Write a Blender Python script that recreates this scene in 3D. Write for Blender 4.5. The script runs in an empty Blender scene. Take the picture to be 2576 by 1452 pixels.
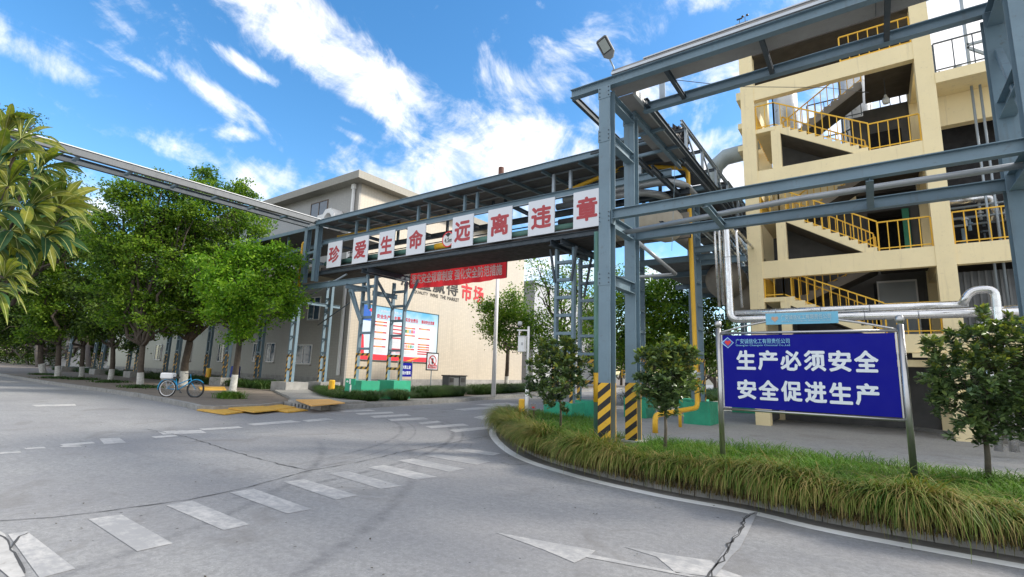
import bpy, math, random
import numpy as np
from mathutils import Vector, Matrix
R = math.radians
sc = bpy.context.scene
COL = sc.collection
random.seed(7); rng = np.random.default_rng(7)

# ------------------------------------------------------------ camera
yaw, pitch, roll = R(-35.864), R(9.3805), R(1.789)
FPX, H = 1256.2, 1.6
fw = np.array([math.sin(yaw)*math.cos(pitch), math.cos(yaw)*math.cos(pitch), math.sin(pitch)])
r0 = np.array([math.cos(yaw), -math.sin(yaw), 0]); u0 = np.cross(r0, fw)
rt = r0*math.cos(roll)+u0*math.sin(roll); up = np.cross(rt, fw)
cd = bpy.data.cameras.new('camera'); cam = bpy.data.objects.new('camera', cd); COL.objects.link(cam)
cam.matrix_world = Matrix(((rt[0], up[0], -fw[0], 0), (rt[1], up[1], -fw[1], 0), (rt[2], up[2], -fw[2], H), (0, 0, 0, 1)))
cd.sensor_width = 36; cd.lens = 36*FPX/2576; cd.clip_start = .05; cd.clip_end = 3000
sc.camera = cam
C0 = np.array([0, 0, H])
def ray(x, y): return fw*FPX + rt*(x-1288) - up*(y-726)
def on(x, y, ax, v):                       # point where the sight line meets a plane of the place
    d = ray(x, y); return C0 + d*((v-C0[ax])/d[ax])
def G(x, y, z=0.0): return on(x, y, 2, z)
def W(x, y, depth): return C0 + ray(x, y)*(depth/FPX)

# ------------------------------------------------------------ world, sun, exposure
SUN = np.array([.66, .48, .60]); SUN = SUN/np.linalg.norm(SUN)
sel = math.asin(SUN[2]); saz = math.atan2(SUN[0], SUN[1])
w = bpy.data.worlds.new("World"); sc.world = w; w.use_nodes = True
nt = w.node_tree; nt.nodes.clear()
def N(tree, t, **k):
    n = tree.nodes.new(t)
    for a, b in k.items(): setattr(n, a, b)
    return n
class NB:
    """small node-expression helper"""
    def __init__(s, t): s.t = t
    def put(s, sock, v):
        if isinstance(v, bpy.types.NodeSocket): s.t.links.new(v, sock)
        else: sock.default_value = v
    def m(s, op, a, b=0.0, c=None, clamp=False):
        n = N(s.t, 'ShaderNodeMath', operation=op, use_clamp=clamp); s.put(n.inputs[0], a); s.put(n.inputs[1], b)
        if c is not None: s.put(n.inputs[2], c)
        return n.outputs[0]
    def v(s, op, a, b=None, out=0):
        n = N(s.t, 'ShaderNodeVectorMath', operation=op); s.put(n.inputs[0], a)
        if b is not None: s.put(n.inputs[1], b)
        return n.outputs[out]
    def noise(s, vec, scale, detail=4, rough=.5, dist=0):
        n = N(s.t, 'ShaderNodeTexNoise'); s.put(n.inputs['Vector'], vec); n.inputs['Scale'].default_value = scale
        n.inputs['Detail'].default_value = detail; n.inputs['Roughness'].default_value = rough; n.inputs['Distortion'].default_value = dist
        return n.outputs['Fac']
    def mr(s, v, a, b, c=0.0, d=1.0, smooth=True):
        n = N(s.t, 'ShaderNodeMapRange', interpolation_type='SMOOTHSTEP' if smooth else 'LINEAR'); s.put(n.inputs[0], v)
        for i, q in enumerate((a, b, c, d)): s.put(n.inputs[1+i], q)
        return n.outputs[0]
    def mix(s, f, a, b, bt='MIX'):
        n = N(s.t, 'ShaderNodeMix', data_type='RGBA', blend_type=bt); s.put(n.inputs[0], f)
        s.put(n.inputs[6], a); s.put(n.inputs[7], b); return n.outputs[2]
    def mapping(s, vec, scale=(1, 1, 1), loc=(0, 0, 0), rot=(0, 0, 0)):
        n = N(s.t, 'ShaderNodeMapping'); s.put(n.inputs[0], vec); n.inputs['Scale'].default_value = scale
        n.inputs['Location'].default_value = loc; n.inputs['Rotation'].default_value = rot; return n.outputs[0]
B = NB(nt)
sky = N(nt, 'ShaderNodeTexSky', sky_type='NISHITA', sun_disc=False, sun_elevation=sel, sun_rotation=saz)
sky.air_density = 1.0; sky.dust_density = .6; sky.ozone_density = 1.5
tc = N(nt, 'ShaderNodeTexCoord'); dirv = B.v('NORMALIZE', tc.outputs['Generated'])
clouds = [(790, 90, 400, 92, 28, 1.35), (930, 190, 200, 88, 40, 1.3), (680, 20, 210, 45, 20, .9), (60, 130, 150, 40, 32, .95), (130, 165, 90, 28, 28, .9), (330, 155, 85, 18, 24, .8),
          (560, 255, 120, 30, 34, 1.0), (645, 310, 70, 20, 55, .9), (600, 337, 60, 20, 0, 1.0), (620, 165, 85, 20, 26, .95), (360, 340, 150, 38, 15, .55), (470, 385, 110, 30, 12, .5),
          (672, 462, 105, 60, 8, 1.1), (1290, 405, 270, 115, -4, 1.6), (1180, 310, 85, 50, 20, 1.1), (1000, 335, 75, 34, 20, 1.1), (1110, 270, 70, 16, 25, .8), (1410, 370, 110, 60, 0, 1.1), (1100, 400, 90, 40, 0, 1.0),
          (1390, 160, 110, 62, -25, .85), (1400, 125, 50, 45, 0, .7), (1680, 30, 50, 100, 35, .95), (1740, 10, 110, 30, 0, .8), (1700, 200, 130, 50, -15, .7), (1800, 240, 140, 70, -25, .8), (1640, 140, 60, 40, -40, .5),
          (1800, 350, 90, 34, -20, .95), (1830, 450, 130, 70, 0, 1.3), (2440, 90, 260, 230, 0, 2.0), (2120, 300, 190, 120, 0, 1.1), (895, 345, 60, 14, 24, .85), (880, 305, 50, 10, 20, .7),
          (1000, 460, 120, 35, 30, .8), (230, 520, 120, 30, 10, 1.0), (1900, 700, 500, 60, 0, 1.2), (1390, 680, 300, 50, 0, 1.2), (1360, 15, 40, 14, 10, .4), (300, 480, 160, 40, 8, .5)]
field = None
for cx, cy, L, Wd, ang, st in clouds:
    c = ray(cx, cy); k = 1/np.linalg.norm(c); c = c*k
    t = R(ang); a = (rt*math.cos(t)-up*math.sin(t)); b = (rt*math.sin(t)+up*math.cos(t))
    a = a-c*(a@c); b = b-c*(b@c)
    A = a/(L*k); Bv = b/(Wd*k)
    d0 = B.v('SUBTRACT', dirv, tuple(c))
    q1 = B.v('DOT_PRODUCT', d0, tuple(A), 1); q2 = B.v('DOT_PRODUCT', d0, tuple(Bv), 1)
    s_ = B.m('MULTIPLY_ADD', q1, q1, B.m('MULTIPLY', q2, q2))
    # gaussian-like falloff
    f_ = B.m('MULTIPLY', B.m('DIVIDE', 1.0, B.m('ADD', B.m('MULTIPLY', s_, B.m('ADD', s_, .5)), 1.0)), st)
    field = f_ if field is None else B.m('MAXIMUM', field, f_)
# streaky noise: stretched along the wind direction
t = R(33); wa = rt*math.cos(t)-up*math.sin(t); wb = rt*math.sin(t)+up*math.cos(t)
comb = N(nt, 'ShaderNodeCombineXYZ')
nt.links.new(B.m('MULTIPLY', B.v('DOT_PRODUCT', dirv, tuple(wa), 1), 6.5), comb.inputs[0])
nt.links.new(B.m('MULTIPLY', B.v('DOT_PRODUCT', dirv, tuple(wb), 1), 11.0), comb.inputs[1])
n1 = B.noise(comb.outputs[0], 1.0, 9, .62, .5)
n2 = B.noise(dirv, 8.0, 10, .66, .6)
nn = B.m('ADD', B.m('MULTIPLY', n1, .5), B.m('MULTIPLY', n2, .5))
dens = B.mr(B.m('ADD', B.m('MULTIPLY', field, .74), B.m('MULTIPLY', B.m('SUBTRACT', nn, .5), 4.6)), .20, 1.30)
# white cloud added behind the camera, out of view, as neutral fill light
backf = B.mr(B.v('DOT_PRODUCT', dirv, tuple(fw), 1), .40, .05)
fill_cloud = B.m('MULTIPLY', B.mr(n1, .30, .52), B.m('MULTIPLY', backf, .92))
dens = B.m('MAXIMUM', dens, fill_cloud)
cshade = B.mr(B.noise(dirv, 7, 6, .6), .3, .7, .86, 1.0)
hs = N(nt, 'ShaderNodeHueSaturation'); hs.inputs['Saturation'].default_value = 1.32; hs.inputs['Value'].default_value = 1.62
hs.inputs['Hue'].default_value = .497
nt.links.new(sky.outputs[0], hs.inputs['Color'])
ccol = N(nt, 'ShaderNodeCombineColor'); 
for i, q in enumerate((9.6, 9.4, 9.3)): nt.links.new(B.m('MULTIPLY', cshade, q), ccol.inputs[i])
final = B.mix(B.m('MULTIPLY', dens, .96), hs.outputs[0], ccol.outputs[0])
bg = N(nt, 'ShaderNodeBackground'); bg.inputs['Strength'].default_value = .10
out = N(nt, 'ShaderNodeOutputWorld'); nt.links.new(final, bg.inputs[0]); nt.links.new(bg.outputs[0], out.inputs[0])

sd = bpy.data.lights.new('sun', 'SUN'); sun = bpy.data.objects.new('sun', sd); COL.objects.link(sun)
sd.energy = 3.2; sd.angle = R(8); sd.color = (1, .93, .82)
sun.rotation_euler = Vector(SUN).to_track_quat('Z', 'Y').to_euler()
sc.view_settings.view_transform = 'Standard'; sc.view_settings.look = 'None'
sc.view_settings.exposure = .78; sc.view_settings.gamma = 1

# ------------------------------------------------------------ materials
MATS = {}
def mat(name, col, rough=.6, metal=0.0, var=.12, vscale=2.0, bump=0.0, bscale=40, streak=0.0, spec=.5, dirt=None, grime=0.0):
    if name in MATS: return MATS[name]
    m = bpy.data.materials.new(name); m.use_nodes = True; t = m.node_tree; b = NB(t)
    p = t.nodes['Principled BSDF']; p.inputs['Roughness'].default_value = rough; p.inputs['Metallic'].default_value = metal
    p.inputs['Specular IOR Level'].default_value = spec
    tc = N(t, 'ShaderNodeTexCoord').outputs['Object']
    c = (*col, 1)
    n = b.noise(tc, vscale, 6, .6)
    f = b.mr(n, .25, .75, 1-var, 1+var, False)
    cc = N(t, 'ShaderNodeCombineColor')
    for i in range(3): t.links.new(b.m('MULTIPLY', f, col[i]), cc.inputs[i])
    o = cc.outputs[0]
    if streak:
        s = b.noise(b.mapping(tc, (6, 6, .35)), 1.0, 5, .65)
        o = b.mix(b.mr(s, .55, .8, 0, streak), o, (*(dirt or (col[0]*.35, col[1]*.32, col[2]*.3)), 1))
    if grime:
        s = b.noise(tc, 9, 8, .7)
        o = b.mix(b.mr(s, .56, .72, 0, grime), o, (*(dirt or (.10, .07, .05)), 1))
    t.links.new(o, p.inputs['Base Color'])
    rr = b.mr(b.noise(tc, vscale*3, 4), .3, .7, max(0, rough-.1), min(1, rough+.1)); t.links.new(rr, p.inputs['Roughness'])
    if bump:
        bn = N(t, 'ShaderNodeBump'); bn.inputs['Strength'].default_value = bump; bn.inputs['Distance'].default_value = .01
        t.links.new(b.noise(tc, bscale, 6, .6), bn.inputs['Height']); t.links.new(bn.outputs[0], p.inputs['Normal'])
    MATS[name] = m; return m
def leafmat(name, cols, trans=.35, rough=.5, spec=.4, nscale=.7):
    m = bpy.data.materials.new(name); m.use_nodes = True; t = m.node_tree; b = NB(t)
    p = t.nodes['Principled BSDF']; p.inputs['Roughness'].default_value = rough; p.inputs['Specular IOR Level'].default_value = spec
    g = N(t, 'ShaderNodeNewGeometry'); cr = N(t, 'ShaderNodeValToRGB')
    while len(cr.color_ramp.elements) > 1: cr.color_ramp.elements.remove(cr.color_ramp.elements[-1])
    for i, c in enumerate(cols):
        e = cr.color_ramp.elements[0] if i == 0 else cr.color_ramp.elements.new(i/(len(cols)-1))
        e.position = i/(len(cols)-1); e.color = (*c, 1)
    tc = N(t, 'ShaderNodeTexCoord').outputs['Object']
    n = b.noise(tc, nscale, 3, .5)
    f = b.m('ADD', b.m('MULTIPLY', g.outputs['Random Per Island'], .6), b.m('MULTIPLY', b.mr(n, .3, .7), .4))
    t.links.new(f, cr.inputs[0]); t.links.new(cr.outputs[0], p.inputs['Base Color'])
    tr = N(t, 'ShaderNodeBsdfTranslucent'); t.links.new(b.mix(1.0, cr.outputs[0], (1.0, 1.15, .45, 1), 'MULTIPLY'), tr.inputs[0])
    mx = N(t, 'ShaderNodeMixShader'); mx.inputs[0].default_value = trans
    t.links.new(p.outputs[0], mx.inputs[1]); t.links.new(tr.outputs[0], mx.inputs[2])
    t.links.new(mx.outputs[0], t.nodes['Material Output'].inputs[0]); return m
def stripemat(name, c1, c2, period=.26, axis='x', phase=0.0, slope=1.0):
    m = bpy.data.materials.new(name); m.use_nodes = True; t = m.node_tree; b = NB(t)
    p = t.nodes['Principled BSDF']; p.inputs['Roughness'].default_value = .55
    tc = N(t, 'ShaderNodeTexCoord').outputs['Object']; sp = N(t, 'ShaderNodeSeparateXYZ'); t.links.new(tc, sp.inputs[0])
    h = sp.outputs[0] if axis == 'x' else b.m('ADD', sp.outputs[0], sp.outputs[1])
    v = b.m('SUBTRACT', sp.outputs[2], b.m('MULTIPLY', h, slope))
    fr = b.m('FRACT', b.m('ADD', b.m('DIVIDE', v, period), phase+100))
    n = b.noise(tc, 14, 6, .7)
    f = b.m('GREATER_THAN', fr, .5)
    o = b.mix(f, (*c1, 1), (*c2, 1)); o = b.mix(b.mr(n, .55, .75, 0, .45), o, (.16, .12, .08, 1))
    t.links.new(o, p.inputs['Base Color']); return m

def tiles(name, col, mortar, tw, th, rough=.35, var=.1, flat=False):
    """wall tiles: brick texture laid on (horizontal run, height)"""
    m = bpy.data.materials.new(name); m.use_nodes = True; t = m.node_tree; b = NB(t)
    p = t.nodes['Principled BSDF']; p.inputs['Roughness'].default_value = rough
    tc = N(t, 'ShaderNodeTexCoord').outputs['Object']; sp = N(t, 'ShaderNodeSeparateXYZ'); t.links.new(tc, sp.inputs[0])
    cb = N(t, 'ShaderNodeCombineXYZ'); t.links.new(b.m('ADD', sp.outputs[0], sp.outputs[1]), cb.inputs[0]); t.links.new(sp.outputs[2], cb.inputs[1])
    br = N(t, 'ShaderNodeTexBrick'); t.links.new(cb.outputs[0], br.inputs[0]); br.offset = .0
    br.inputs['Scale'].default_value = 1; br.inputs['Brick Width'].default_value = tw; br.inputs['Row Height'].default_value = th
    br.inputs['Mortar Size'].default_value = .012; br.inputs['Color1'].default_value = (*col, 1)
    br.inputs['Color2'].default_value = (*[c*(1-var) for c in col], 1); br.inputs['Mortar'].default_value = (*mortar, 1)
    st = b.noise(b.mapping(tc, (1.2, 1.2, .12)), 1.0, 6, .65); big = b.noise(tc, .25, 5, .6)
    o = b.mix(b.mr(st, .5, .8, 0, .35), br.outputs[0], (*[c*.55 for c in col], 1))
    o = b.mix(b.mr(big, .35, .7, 0, .3), o, (col[0]*.75, col[1]*.78, col[2]*.85, 1))
    t.links.new(o, p.inputs['Base Color']); return m

def concrete(name, col, joint=None, dark=.5, spots=True, tread=None):
    m = bpy.data.materials.new(name); m.use_nodes = True; t = m.node_tree; b = NB(t)
    p = t.nodes['Principled BSDF']; p.inputs['Roughness'].default_value = .82; p.inputs['Specular IOR Level'].default_value = .3
    tc = N(t, 'ShaderNodeTexCoord').outputs['Object']
    n1 = b.noise(tc, .35, 6, .6); n2 = b.noise(tc, 2.2, 8, .65, .4); n3 = b.noise(tc, 55, 5, .7); n4 = b.noise(tc, 160, 3, .6)
    o = b.mix(b.mr(n1, .3, .7), (*[c*.86 for c in col], 1), (col[0]*1.08, col[1]*1.09, col[2]*1.06, 1))
    o = b.mix(b.mr(n2, .42, .75, 0, .38), o, (col[0]*.62, col[1]*.64, col[2]*.70, 1))
    o = b.mix(b.mr(n3, .25, .75, 0, .5), o, (*[c*.62 for c in col], 1))
    o = b.mix(b.mr(n4, .62, .7, 0, .55), o, (*[min(1, c*1.7) for c in col], 1))
    n6 = b.noise(tc, 14, 7, .75); o = b.mix(b.mr(n6, .40, .62, 0, .6), o, (*[c*.58 for c in col], 1))
    n7 = b.noise(tc, 34, 4, .8); o = b.mix(b.mr(n7, .57, .66, 0, .6), o, (*[c*.45 for c in col], 1)); o = b.mix(b.mr(n7, .42, .33, 0, .5), o, (*[min(1, c*1.45) for c in col], 1))
    n8 = b.noise(tc, .8, 5, .7, 1.0); o = b.mix(b.mr(n8, .53, .68, 0, .5), o, (col[0]*.55, col[1]*.53, col[2]*.50, 1))
    # brushed wear along the driving direction
    n5 = b.noise(b.mapping(tc, (.18, 3.0, 1), rot=(0, 0, R(-38))), 2.0, 7, .65, .3)
    o = b.mix(b.mr(n5, .48, .72, 0, .4), o, (*[c*.66 for c in col], 1))
    vo = N(t, 'ShaderNodeTexVoronoi', feature='F1'); vo.inputs['Scale'].default_value = 3.2; t.links.new(tc, vo.inputs[0])
    vr = N(t, 'ShaderNodeSeparateColor'); t.links.new(vo.outputs['Color'], vr.inputs[0])
    sp = b.m('LESS_THAN', vo.outputs['Distance'], b.m('MULTIPLY', vr.outputs[0], .055))
    o = b.mix(b.m('MULTIPLY', sp, .75), o, (.03, .03, .03, 1))
    if tread:      # curved tyre marks: rings round turning centres
        sx = N(t, 'ShaderNodeSeparateXYZ'); t.links.new(tc, sx.inputs[0])
        tot = None
        for cx, cy, rad, wd, a0, a1, s in tread:
            dx = b.m('SUBTRACT', sx.outputs[0], cx); dy = b.m('SUBTRACT', sx.outputs[1], cy)
            d = b.m('SQRT', b.m('MULTIPLY_ADD', dx, dx, b.m('MULTIPLY', dy, dy)))
            ringm = b.mr(b.m('ABSOLUTE', b.m('SUBTRACT', d, rad)), wd, 0.0)
            an = b.m('ARCTAN2', dy, dx); c_ = (a0+a1)/2; h_ = (a1-a0)/2
            ringm = b.m('MULTIPLY', ringm, b.mr(b.m('ABSOLUTE', b.m('SUBTRACT', an, c_)), h_, h_*.5))
            ringm = b.m('MULTIPLY', ringm, s); tot = ringm if tot is None else b.m('MAXIMUM', tot, ringm)
        nz = b.mr(b.noise(tc, 5, 6, .7), .35, .65, .25, 1)
        o = b.mix(b.m('MULTIPLY', tot, nz), o, (.045, .047, .055, 1))
    t.links.new(o, p.inputs['Base Color'])
    bn = N(t, 'ShaderNodeBump'); bn.inputs['Strength'].default_value = .5; bn.inputs['Distance'].default_value = .008
    t.links.new(b.m('ADD', n3, b.m('MULTIPLY', n4, .5)), bn.inputs['Height']); t.links.new(bn.outputs[0], p.inputs['Normal'])
    return m

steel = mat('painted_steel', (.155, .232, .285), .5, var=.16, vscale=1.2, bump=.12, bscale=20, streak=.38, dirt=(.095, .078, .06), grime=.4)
steel_dk = mat('dark_steel', (.045, .062, .078), .55, var=.2, grime=.3)  # dark steel; low albedo also deepens the shade under the bridge
zinc = mat('zinc_sheet', (.50, .54, .58), .38, .55, var=.1, streak=.2)
sheet_dk = mat('sheet_underside', (.13, .13, .135), .7, .1, var=.15, streak=.3)  # albedo lowered to deepen the shade under roofs and trays
steel_lt = mat('pale_steel', (.30, .35, .39), .4, .3, var=.1)
stainless = mat('stainless', (.50, .50, .50), .36, .95, var=.02, vscale=1)
foil = mat('aluminium_cladding', (.74, .74, .74), .28, .95, var=.05, bump=.04, bscale=3)
greypipe = mat('grey_pipe', (.36, .38, .39), .4, .35, var=.15, grime=.25, dirt=(.25, .12, .06))
yellow = mat('yellow_paint', (.80, .46, .03), .45, var=.1, grime=.25, dirt=(.35, .16, .03))
yel_plate = mat('yellow_plate', (.62, .36, .06), .6, var=.2, vscale=3, grime=.7, dirt=(.32, .17, .07))
green_p = mat('green_paint', (.025, .33, .19), .55, var=.2, streak=.5, dirt=(.06, .16, .12), grime=.35)
greenpipe = mat('green_pipe', (.10, .22, .18), .5, var=.15, grime=.3)
cream = mat('cream_paint', (.88, .74, .44), .7, var=.07, vscale=1.0, streak=.5, dirt=(.42, .34, .23), grime=.28, bump=.15)
stair_c = mat('stair_concrete', (.28, .26, .23), .85, var=.15, bump=.2)
dark_c = mat('bare_concrete', (.10, .10, .10), .9, var=.25, vscale=1.5, streak=.4)  # concrete darkened, recess shade put into the colour
soffit = mat('soffit_concrete', (.065, .058, .05), .9, var=.25, vscale=1.2, streak=.3)  # concrete darkened, shade of the undersides put into the colour
black = mat('interior_shade', (.012, .012, .014), .9)  # black painted in for the shade of unlit interiors
white = mat('white_paint', (.78, .78, .77), .5, var=.05, grime=.12, dirt=(.4, .38, .34))
whitesign = mat('sign_white', (.74, .77, .82), .5, var=.03, vscale=.8, grime=.10, dirt=(.55, .55, .55))
red_t = mat('red_lettering', (.44, .055, .065), .55, var=.08)
banner_r = mat('banner_red', (.80, .03, .05), .7, var=.12)
blue_s = mat('sign_blue', (.004, .006, .26), .5, var=.04, spec=.15)
ltblue = mat('header_blue', (.16, .47, .66), .5, var=.05)
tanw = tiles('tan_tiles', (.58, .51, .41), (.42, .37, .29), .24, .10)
tanw_shade = tiles('tan_tiles_shaded', (.36, .345, .315), (.28, .265, .24), .24, .10)  # same tiles greyed, the side wall's shade put into the colour
stone = mat('grey_stone', (.30, .295, .28), .8, var=.3, vscale=2.5, streak=.6, dirt=(.10, .10, .09), bump=.3)
kerbm = mat('kerb_stone', (.27, .265, .25), .9, var=.25, vscale=4, grime=.5, dirt=(.09, .085, .075), bump=.5)
rust = mat('rusty_brown', (.13, .06, .045), .8, var=.3)
insul = mat('pipe_insulation', (.27, .245, .21), .8, var=.25, vscale=1.5, streak=.4, bump=.4, bscale=6)
glass = mat('window_glass', (.05, .09, .14), .06, var=.2, spec=.8)
bark = mat('bark', (.075, .06, .046), .95, var=.35, vscale=8, bump=.8, bscale=25)
limew = mat('limewash', (.42, .42, .39), .9, var=.35, vscale=7, streak=.5, grime=.9, dirt=(.22, .2, .17))
blackp = mat('black_plastic', (.02, .02, .022), .5)
rubber = mat('rubber', (.03, .03, .03), .85)
bluep = mat('bicycle_blue', (.01, .30, .58), .3, var=.05)
soilm = mat('soil', (.075, .06, .042), .95, var=.4, vscale=8, bump=.6)
walkm = mat('pavement_brown', (.175, .145, .115), .9, var=.25, vscale=2, grime=.5, dirt=(.09, .075, .06), bump=.3)
worn = None
roadm = concrete('road_concrete', (.335, .332, .332), tread=[(-15.5, 3.5, 9.2, .10, -.2, 1.25, .55), (-15.5, 3.5, 9.45, .06, -.1, 1.3, .35), (-15.5, 3.5, 7.9, .09, .1, 1.4, .45), (-15.5, 3.3, 8.4, .05, -.1, 1.3, .35),
    (-4.0, 15.2, 8.2, .10, 2.4, 4.1, .5), (-4.0, 15.2, 7.3, .07, 2.3, 4.2, .4), (-4.2, 14.9, 9.8, .12, 2.4, 4.3, .4), (-3.5, 15.0, 10.7, .10, 2.5, 4.6, .35), (-14, -2, 9.6, .12, -.3, 1.3, .4), (-14, -2, 11.2, .14, -.3, 1.3, .35)])
yardm = concrete('yard_concrete', (.45, .44, .42))
pathm = concrete('path_concrete', (.31, .305, .29))
def paintmark():
    m = bpy.data.materials.new('worn_road_paint'); m.use_nodes = True; t = m.node_tree; b = NB(t)
    p = t.nodes['Principled BSDF']; p.inputs['Roughness'].default_value = .8
    tc = N(t, 'ShaderNodeTexCoord').outputs['Object']
    n = b.noise(tc, 9, 9, .72); n2 = b.noise(tc, .9, 4, .6); n3 = b.noise(b.mapping(tc, (1, 4, 1), rot=(0, 0, R(35))), 3, 7, .7)
    v = b.m('ADD', b.m('ADD', b.m('MULTIPLY', n, .5), b.m('MULTIPLY', n2, .45)), b.m('MULTIPLY', n3, .35))
    o = b.mix(b.mr(v, .50, .72, 0, .92), (.50, .485, .46, 1), (.29, .29, .29, 1)); t.links.new(o, p.inputs['Base Color']); return m
paint = paintmark()
def farmark():
    m = paint.copy(); m.name = 'faded_road_paint'
    for n in m.node_tree.nodes:
        if n.type == 'MAP_RANGE': n.inputs[1].default_value = .58; n.inputs[2].default_value = .80; n.inputs[4].default_value = .9
    return m
paint_f = farmark()
crackm = mat('joint_dark', (.06, .06, .06), .95)
hz = stripemat('hazard_diagonal', (.015, .015, .016), (.78, .45, .03), .255, 'x', 0, .8)
hz2 = stripemat('hazard_frame', (.02, .02, .02), (.62, .34, .04), .30, 'xy', 0, .9)

# ------------------------------------------------------------ mesh helpers
class MB:
    def __init__(s): s.v = []; s.f = []; s.mi = []; s.cur = 0
    def add(s, vs, fs):
        o = len(s.v); s.v += [tuple(float(c) for c in p) for p in vs]
        for f in fs: s.f.append([i+o for i in f]); s.mi.append(s.cur)
        return s
    def box(s, x0, x1, y0, y1, z0, z1):
        if x0 > x1: x0, x1 = x1, x0
        if y0 > y1: y0, y1 = y1, y0
        if z0 > z1: z0, z1 = z1, z0
        return s.add([(x0, y0, z0), (x1, y0, z0), (x1, y1, z0), (x0, y1, z0), (x0, y0, z1), (x1, y0, z1), (x1, y1, z1), (x0, y1, z1)],
              [(0, 3, 2, 1), (4, 5, 6, 7), (0, 1, 5, 4), (1, 2, 6, 5), (2, 3, 7, 6), (3, 0, 4, 7)])
    def bar(s, p, q, w, h=None, upv=(0, 0, 1)):
        """box along p->q, w across, h along the up vector"""
        h = h or w; p = Vector(p); q = Vector(q); d = (q-p)
        if d.length < 1e-6: return s
        d.normalize(); u = Vector(upv)
        if abs(d.dot(u)) > .98: u = Vector((0, 1, 0)) if abs(d.y) < .9 else Vector((1, 0, 0))
        a = d.cross(u).normalized(); b = a.cross(d).normalized()
        vs = []
        for e in (p, q):
            for i, j in ((-1, -1), (1, -1), (1, 1), (-1, 1)): vs.append(e+a*(w/2*i)+b*(h/2*j))
        return s.add(vs, [(0, 1, 2, 3), (7, 6, 5, 4), (0, 4, 5, 1), (1, 5, 6, 2), (2, 6, 7, 3), (3, 7, 4, 0)])
    def ibeam(s, p, q, w, h, upv=(0, 0, 1), t=.014):
        p = Vector(p); q = Vector(q); d = (q-p).normalized(); u = Vector(upv)
        if abs(d.dot(u)) > .98: u = Vector((0, 1, 0))
        a = d.cross(u).normalized(); b = a.cross(d).normalized()
        s.bar(p+b*(h/2-t/2), q+b*(h/2-t/2), w, t, b); s.bar(p-b*(h/2-t/2), q-b*(h/2-t/2), w, t, b)
        return s.bar(p, q, t, h-2*t-.001, b)
    def channel(s, p, q, w, h, side=1, upv=(0, 0, 1), t=.012):
        p = Vector(p); q = Vector(q); d = (q-p).normalized(); u = Vector(upv)
        a = d.cross(u).normalized(); b = a.cross(d).normalized()
        s.bar(p+b*(h/2-t/2), q+b*(h/2-t/2), w, t, b); s.bar(p-b*(h/2-t/2), q-b*(h/2-t/2), w, t, b)
        return s.bar(p+a*(side*(w/2-t/2)), q+a*(side*(w/2-t/2)), t, h-2*t-.001, b)
    def tube(s, pts, r, n=12, caps=True, closed=False):
        P = [Vector(p) for p in pts]; k = len(P); rs = r if hasattr(r, '__len__') else [r]*k
        o = len(s.v); prev = None
        for i in range(k):
            if closed: d = (P[(i+1) % k]-P[i-1])
            else: d = (P[min(i+1, k-1)]-P[max(i-1, 0)])
            d.normalize()
            if prev is None:
                u = Vector((0, 0, 1)) if abs(d.z) < .9 else Vector((1, 0, 0)); a = d.cross(u).normalized()
            else: a = (prev-d*prev.dot(d)).normalized()
            prev = a; b = d.cross(a)
            sc_ = 1.0
            if 0 < i < k-1 and not closed:
                c = (P[i]-P[i-1]).normalized().dot((P[i+1]-P[i]).normalized()); 
            for j in range(n):
                t = 2*math.pi*j/n; s.v.append(tuple(P[i]+(a*math.cos(t)+b*math.sin(t))*rs[i]*sc_))
        m = k if closed else k-1
        for i in range(m):
            for j in range(n):
                i2 = (i+1) % k; s.f.append([o+i*n+j, o+i*n+(j+1) % n, o+i2*n+(j+1) % n, o+i2*n+j]); s.mi.append(s.cur)
        if caps and not closed:
            s.f.append([o+j for j in range(n)][::-1]); s.mi.append(s.cur); s.f.append([o+(k-1)*n+j for j in range(n)]); s.mi.append(s.cur)
        return s
    def rev(s, prof, c=(0, 0, 0), n=20):
        """surface of revolution round z: prof = [(r,z)...]"""
        o = len(s.v); k = len(prof)
        for r, z in prof:
            for j in range(n):
                t = 2*math.pi*j/n; s.v.append((c[0]+r*math.cos(t), c[1]+r*math.sin(t), c[2]+z))
        for i in range(k-1):
            for j in range(n): s.f.append([o+i*n+j, o+i*n+(j+1) % n, o+(i+1)*n+(j+1) % n, o+(i+1)*n+j]); s.mi.append(s.cur)
        return s
    def prism(s, poly, z0, z1):
        n = len(poly); A = sum(poly[i][0]*poly[(i+1) % n][1]-poly[(i+1) % n][0]*poly[i][1] for i in range(n))
        if A < 0: poly = poly[::-1]
        vs = [(p[0], p[1], z0) for p in poly]+[(p[0], p[1], z1) for p in poly]
        return s.add(vs, [list(range(n))[::-1], list(range(n, 2*n))]+[[i, (i+1) % n, (i+1) % n+n, i+n] for i in range(n)])
    def sheet(s, poly, z):
        n = len(poly); A = sum(poly[i][0]*poly[(i+1) % n][1]-poly[(i+1) % n][0]*poly[i][1] for i in range(n))
        if A < 0: poly = poly[::-1]
        return s.add([(p[0], p[1], z) for p in poly], [list(range(n))])
    def plate(s, poly, y0, y1, ax='y'):
        """polygon in (run, height) given thickness along y (or x)"""
        n = len(poly); A = sum(poly[i][0]*poly[(i+1) % n][1]-poly[(i+1) % n][0]*poly[i][1] for i in range(n))
        if A < 0: poly = poly[::-1]
        f = (lambda a, b, c: (a, c, b)) if ax == 'y' else (lambda a, b, c: (c, a, b))
        vs = [f(p[0], p[1], y0) for p in poly]+[f(p[0], p[1], y1) for p in poly]
        return s.add(vs, [list(range(n)), list(range(n, 2*n))[::-1]]+[[i+n, (i+1) % n+n, (i+1) % n, i] for i in range(n)])
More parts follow.
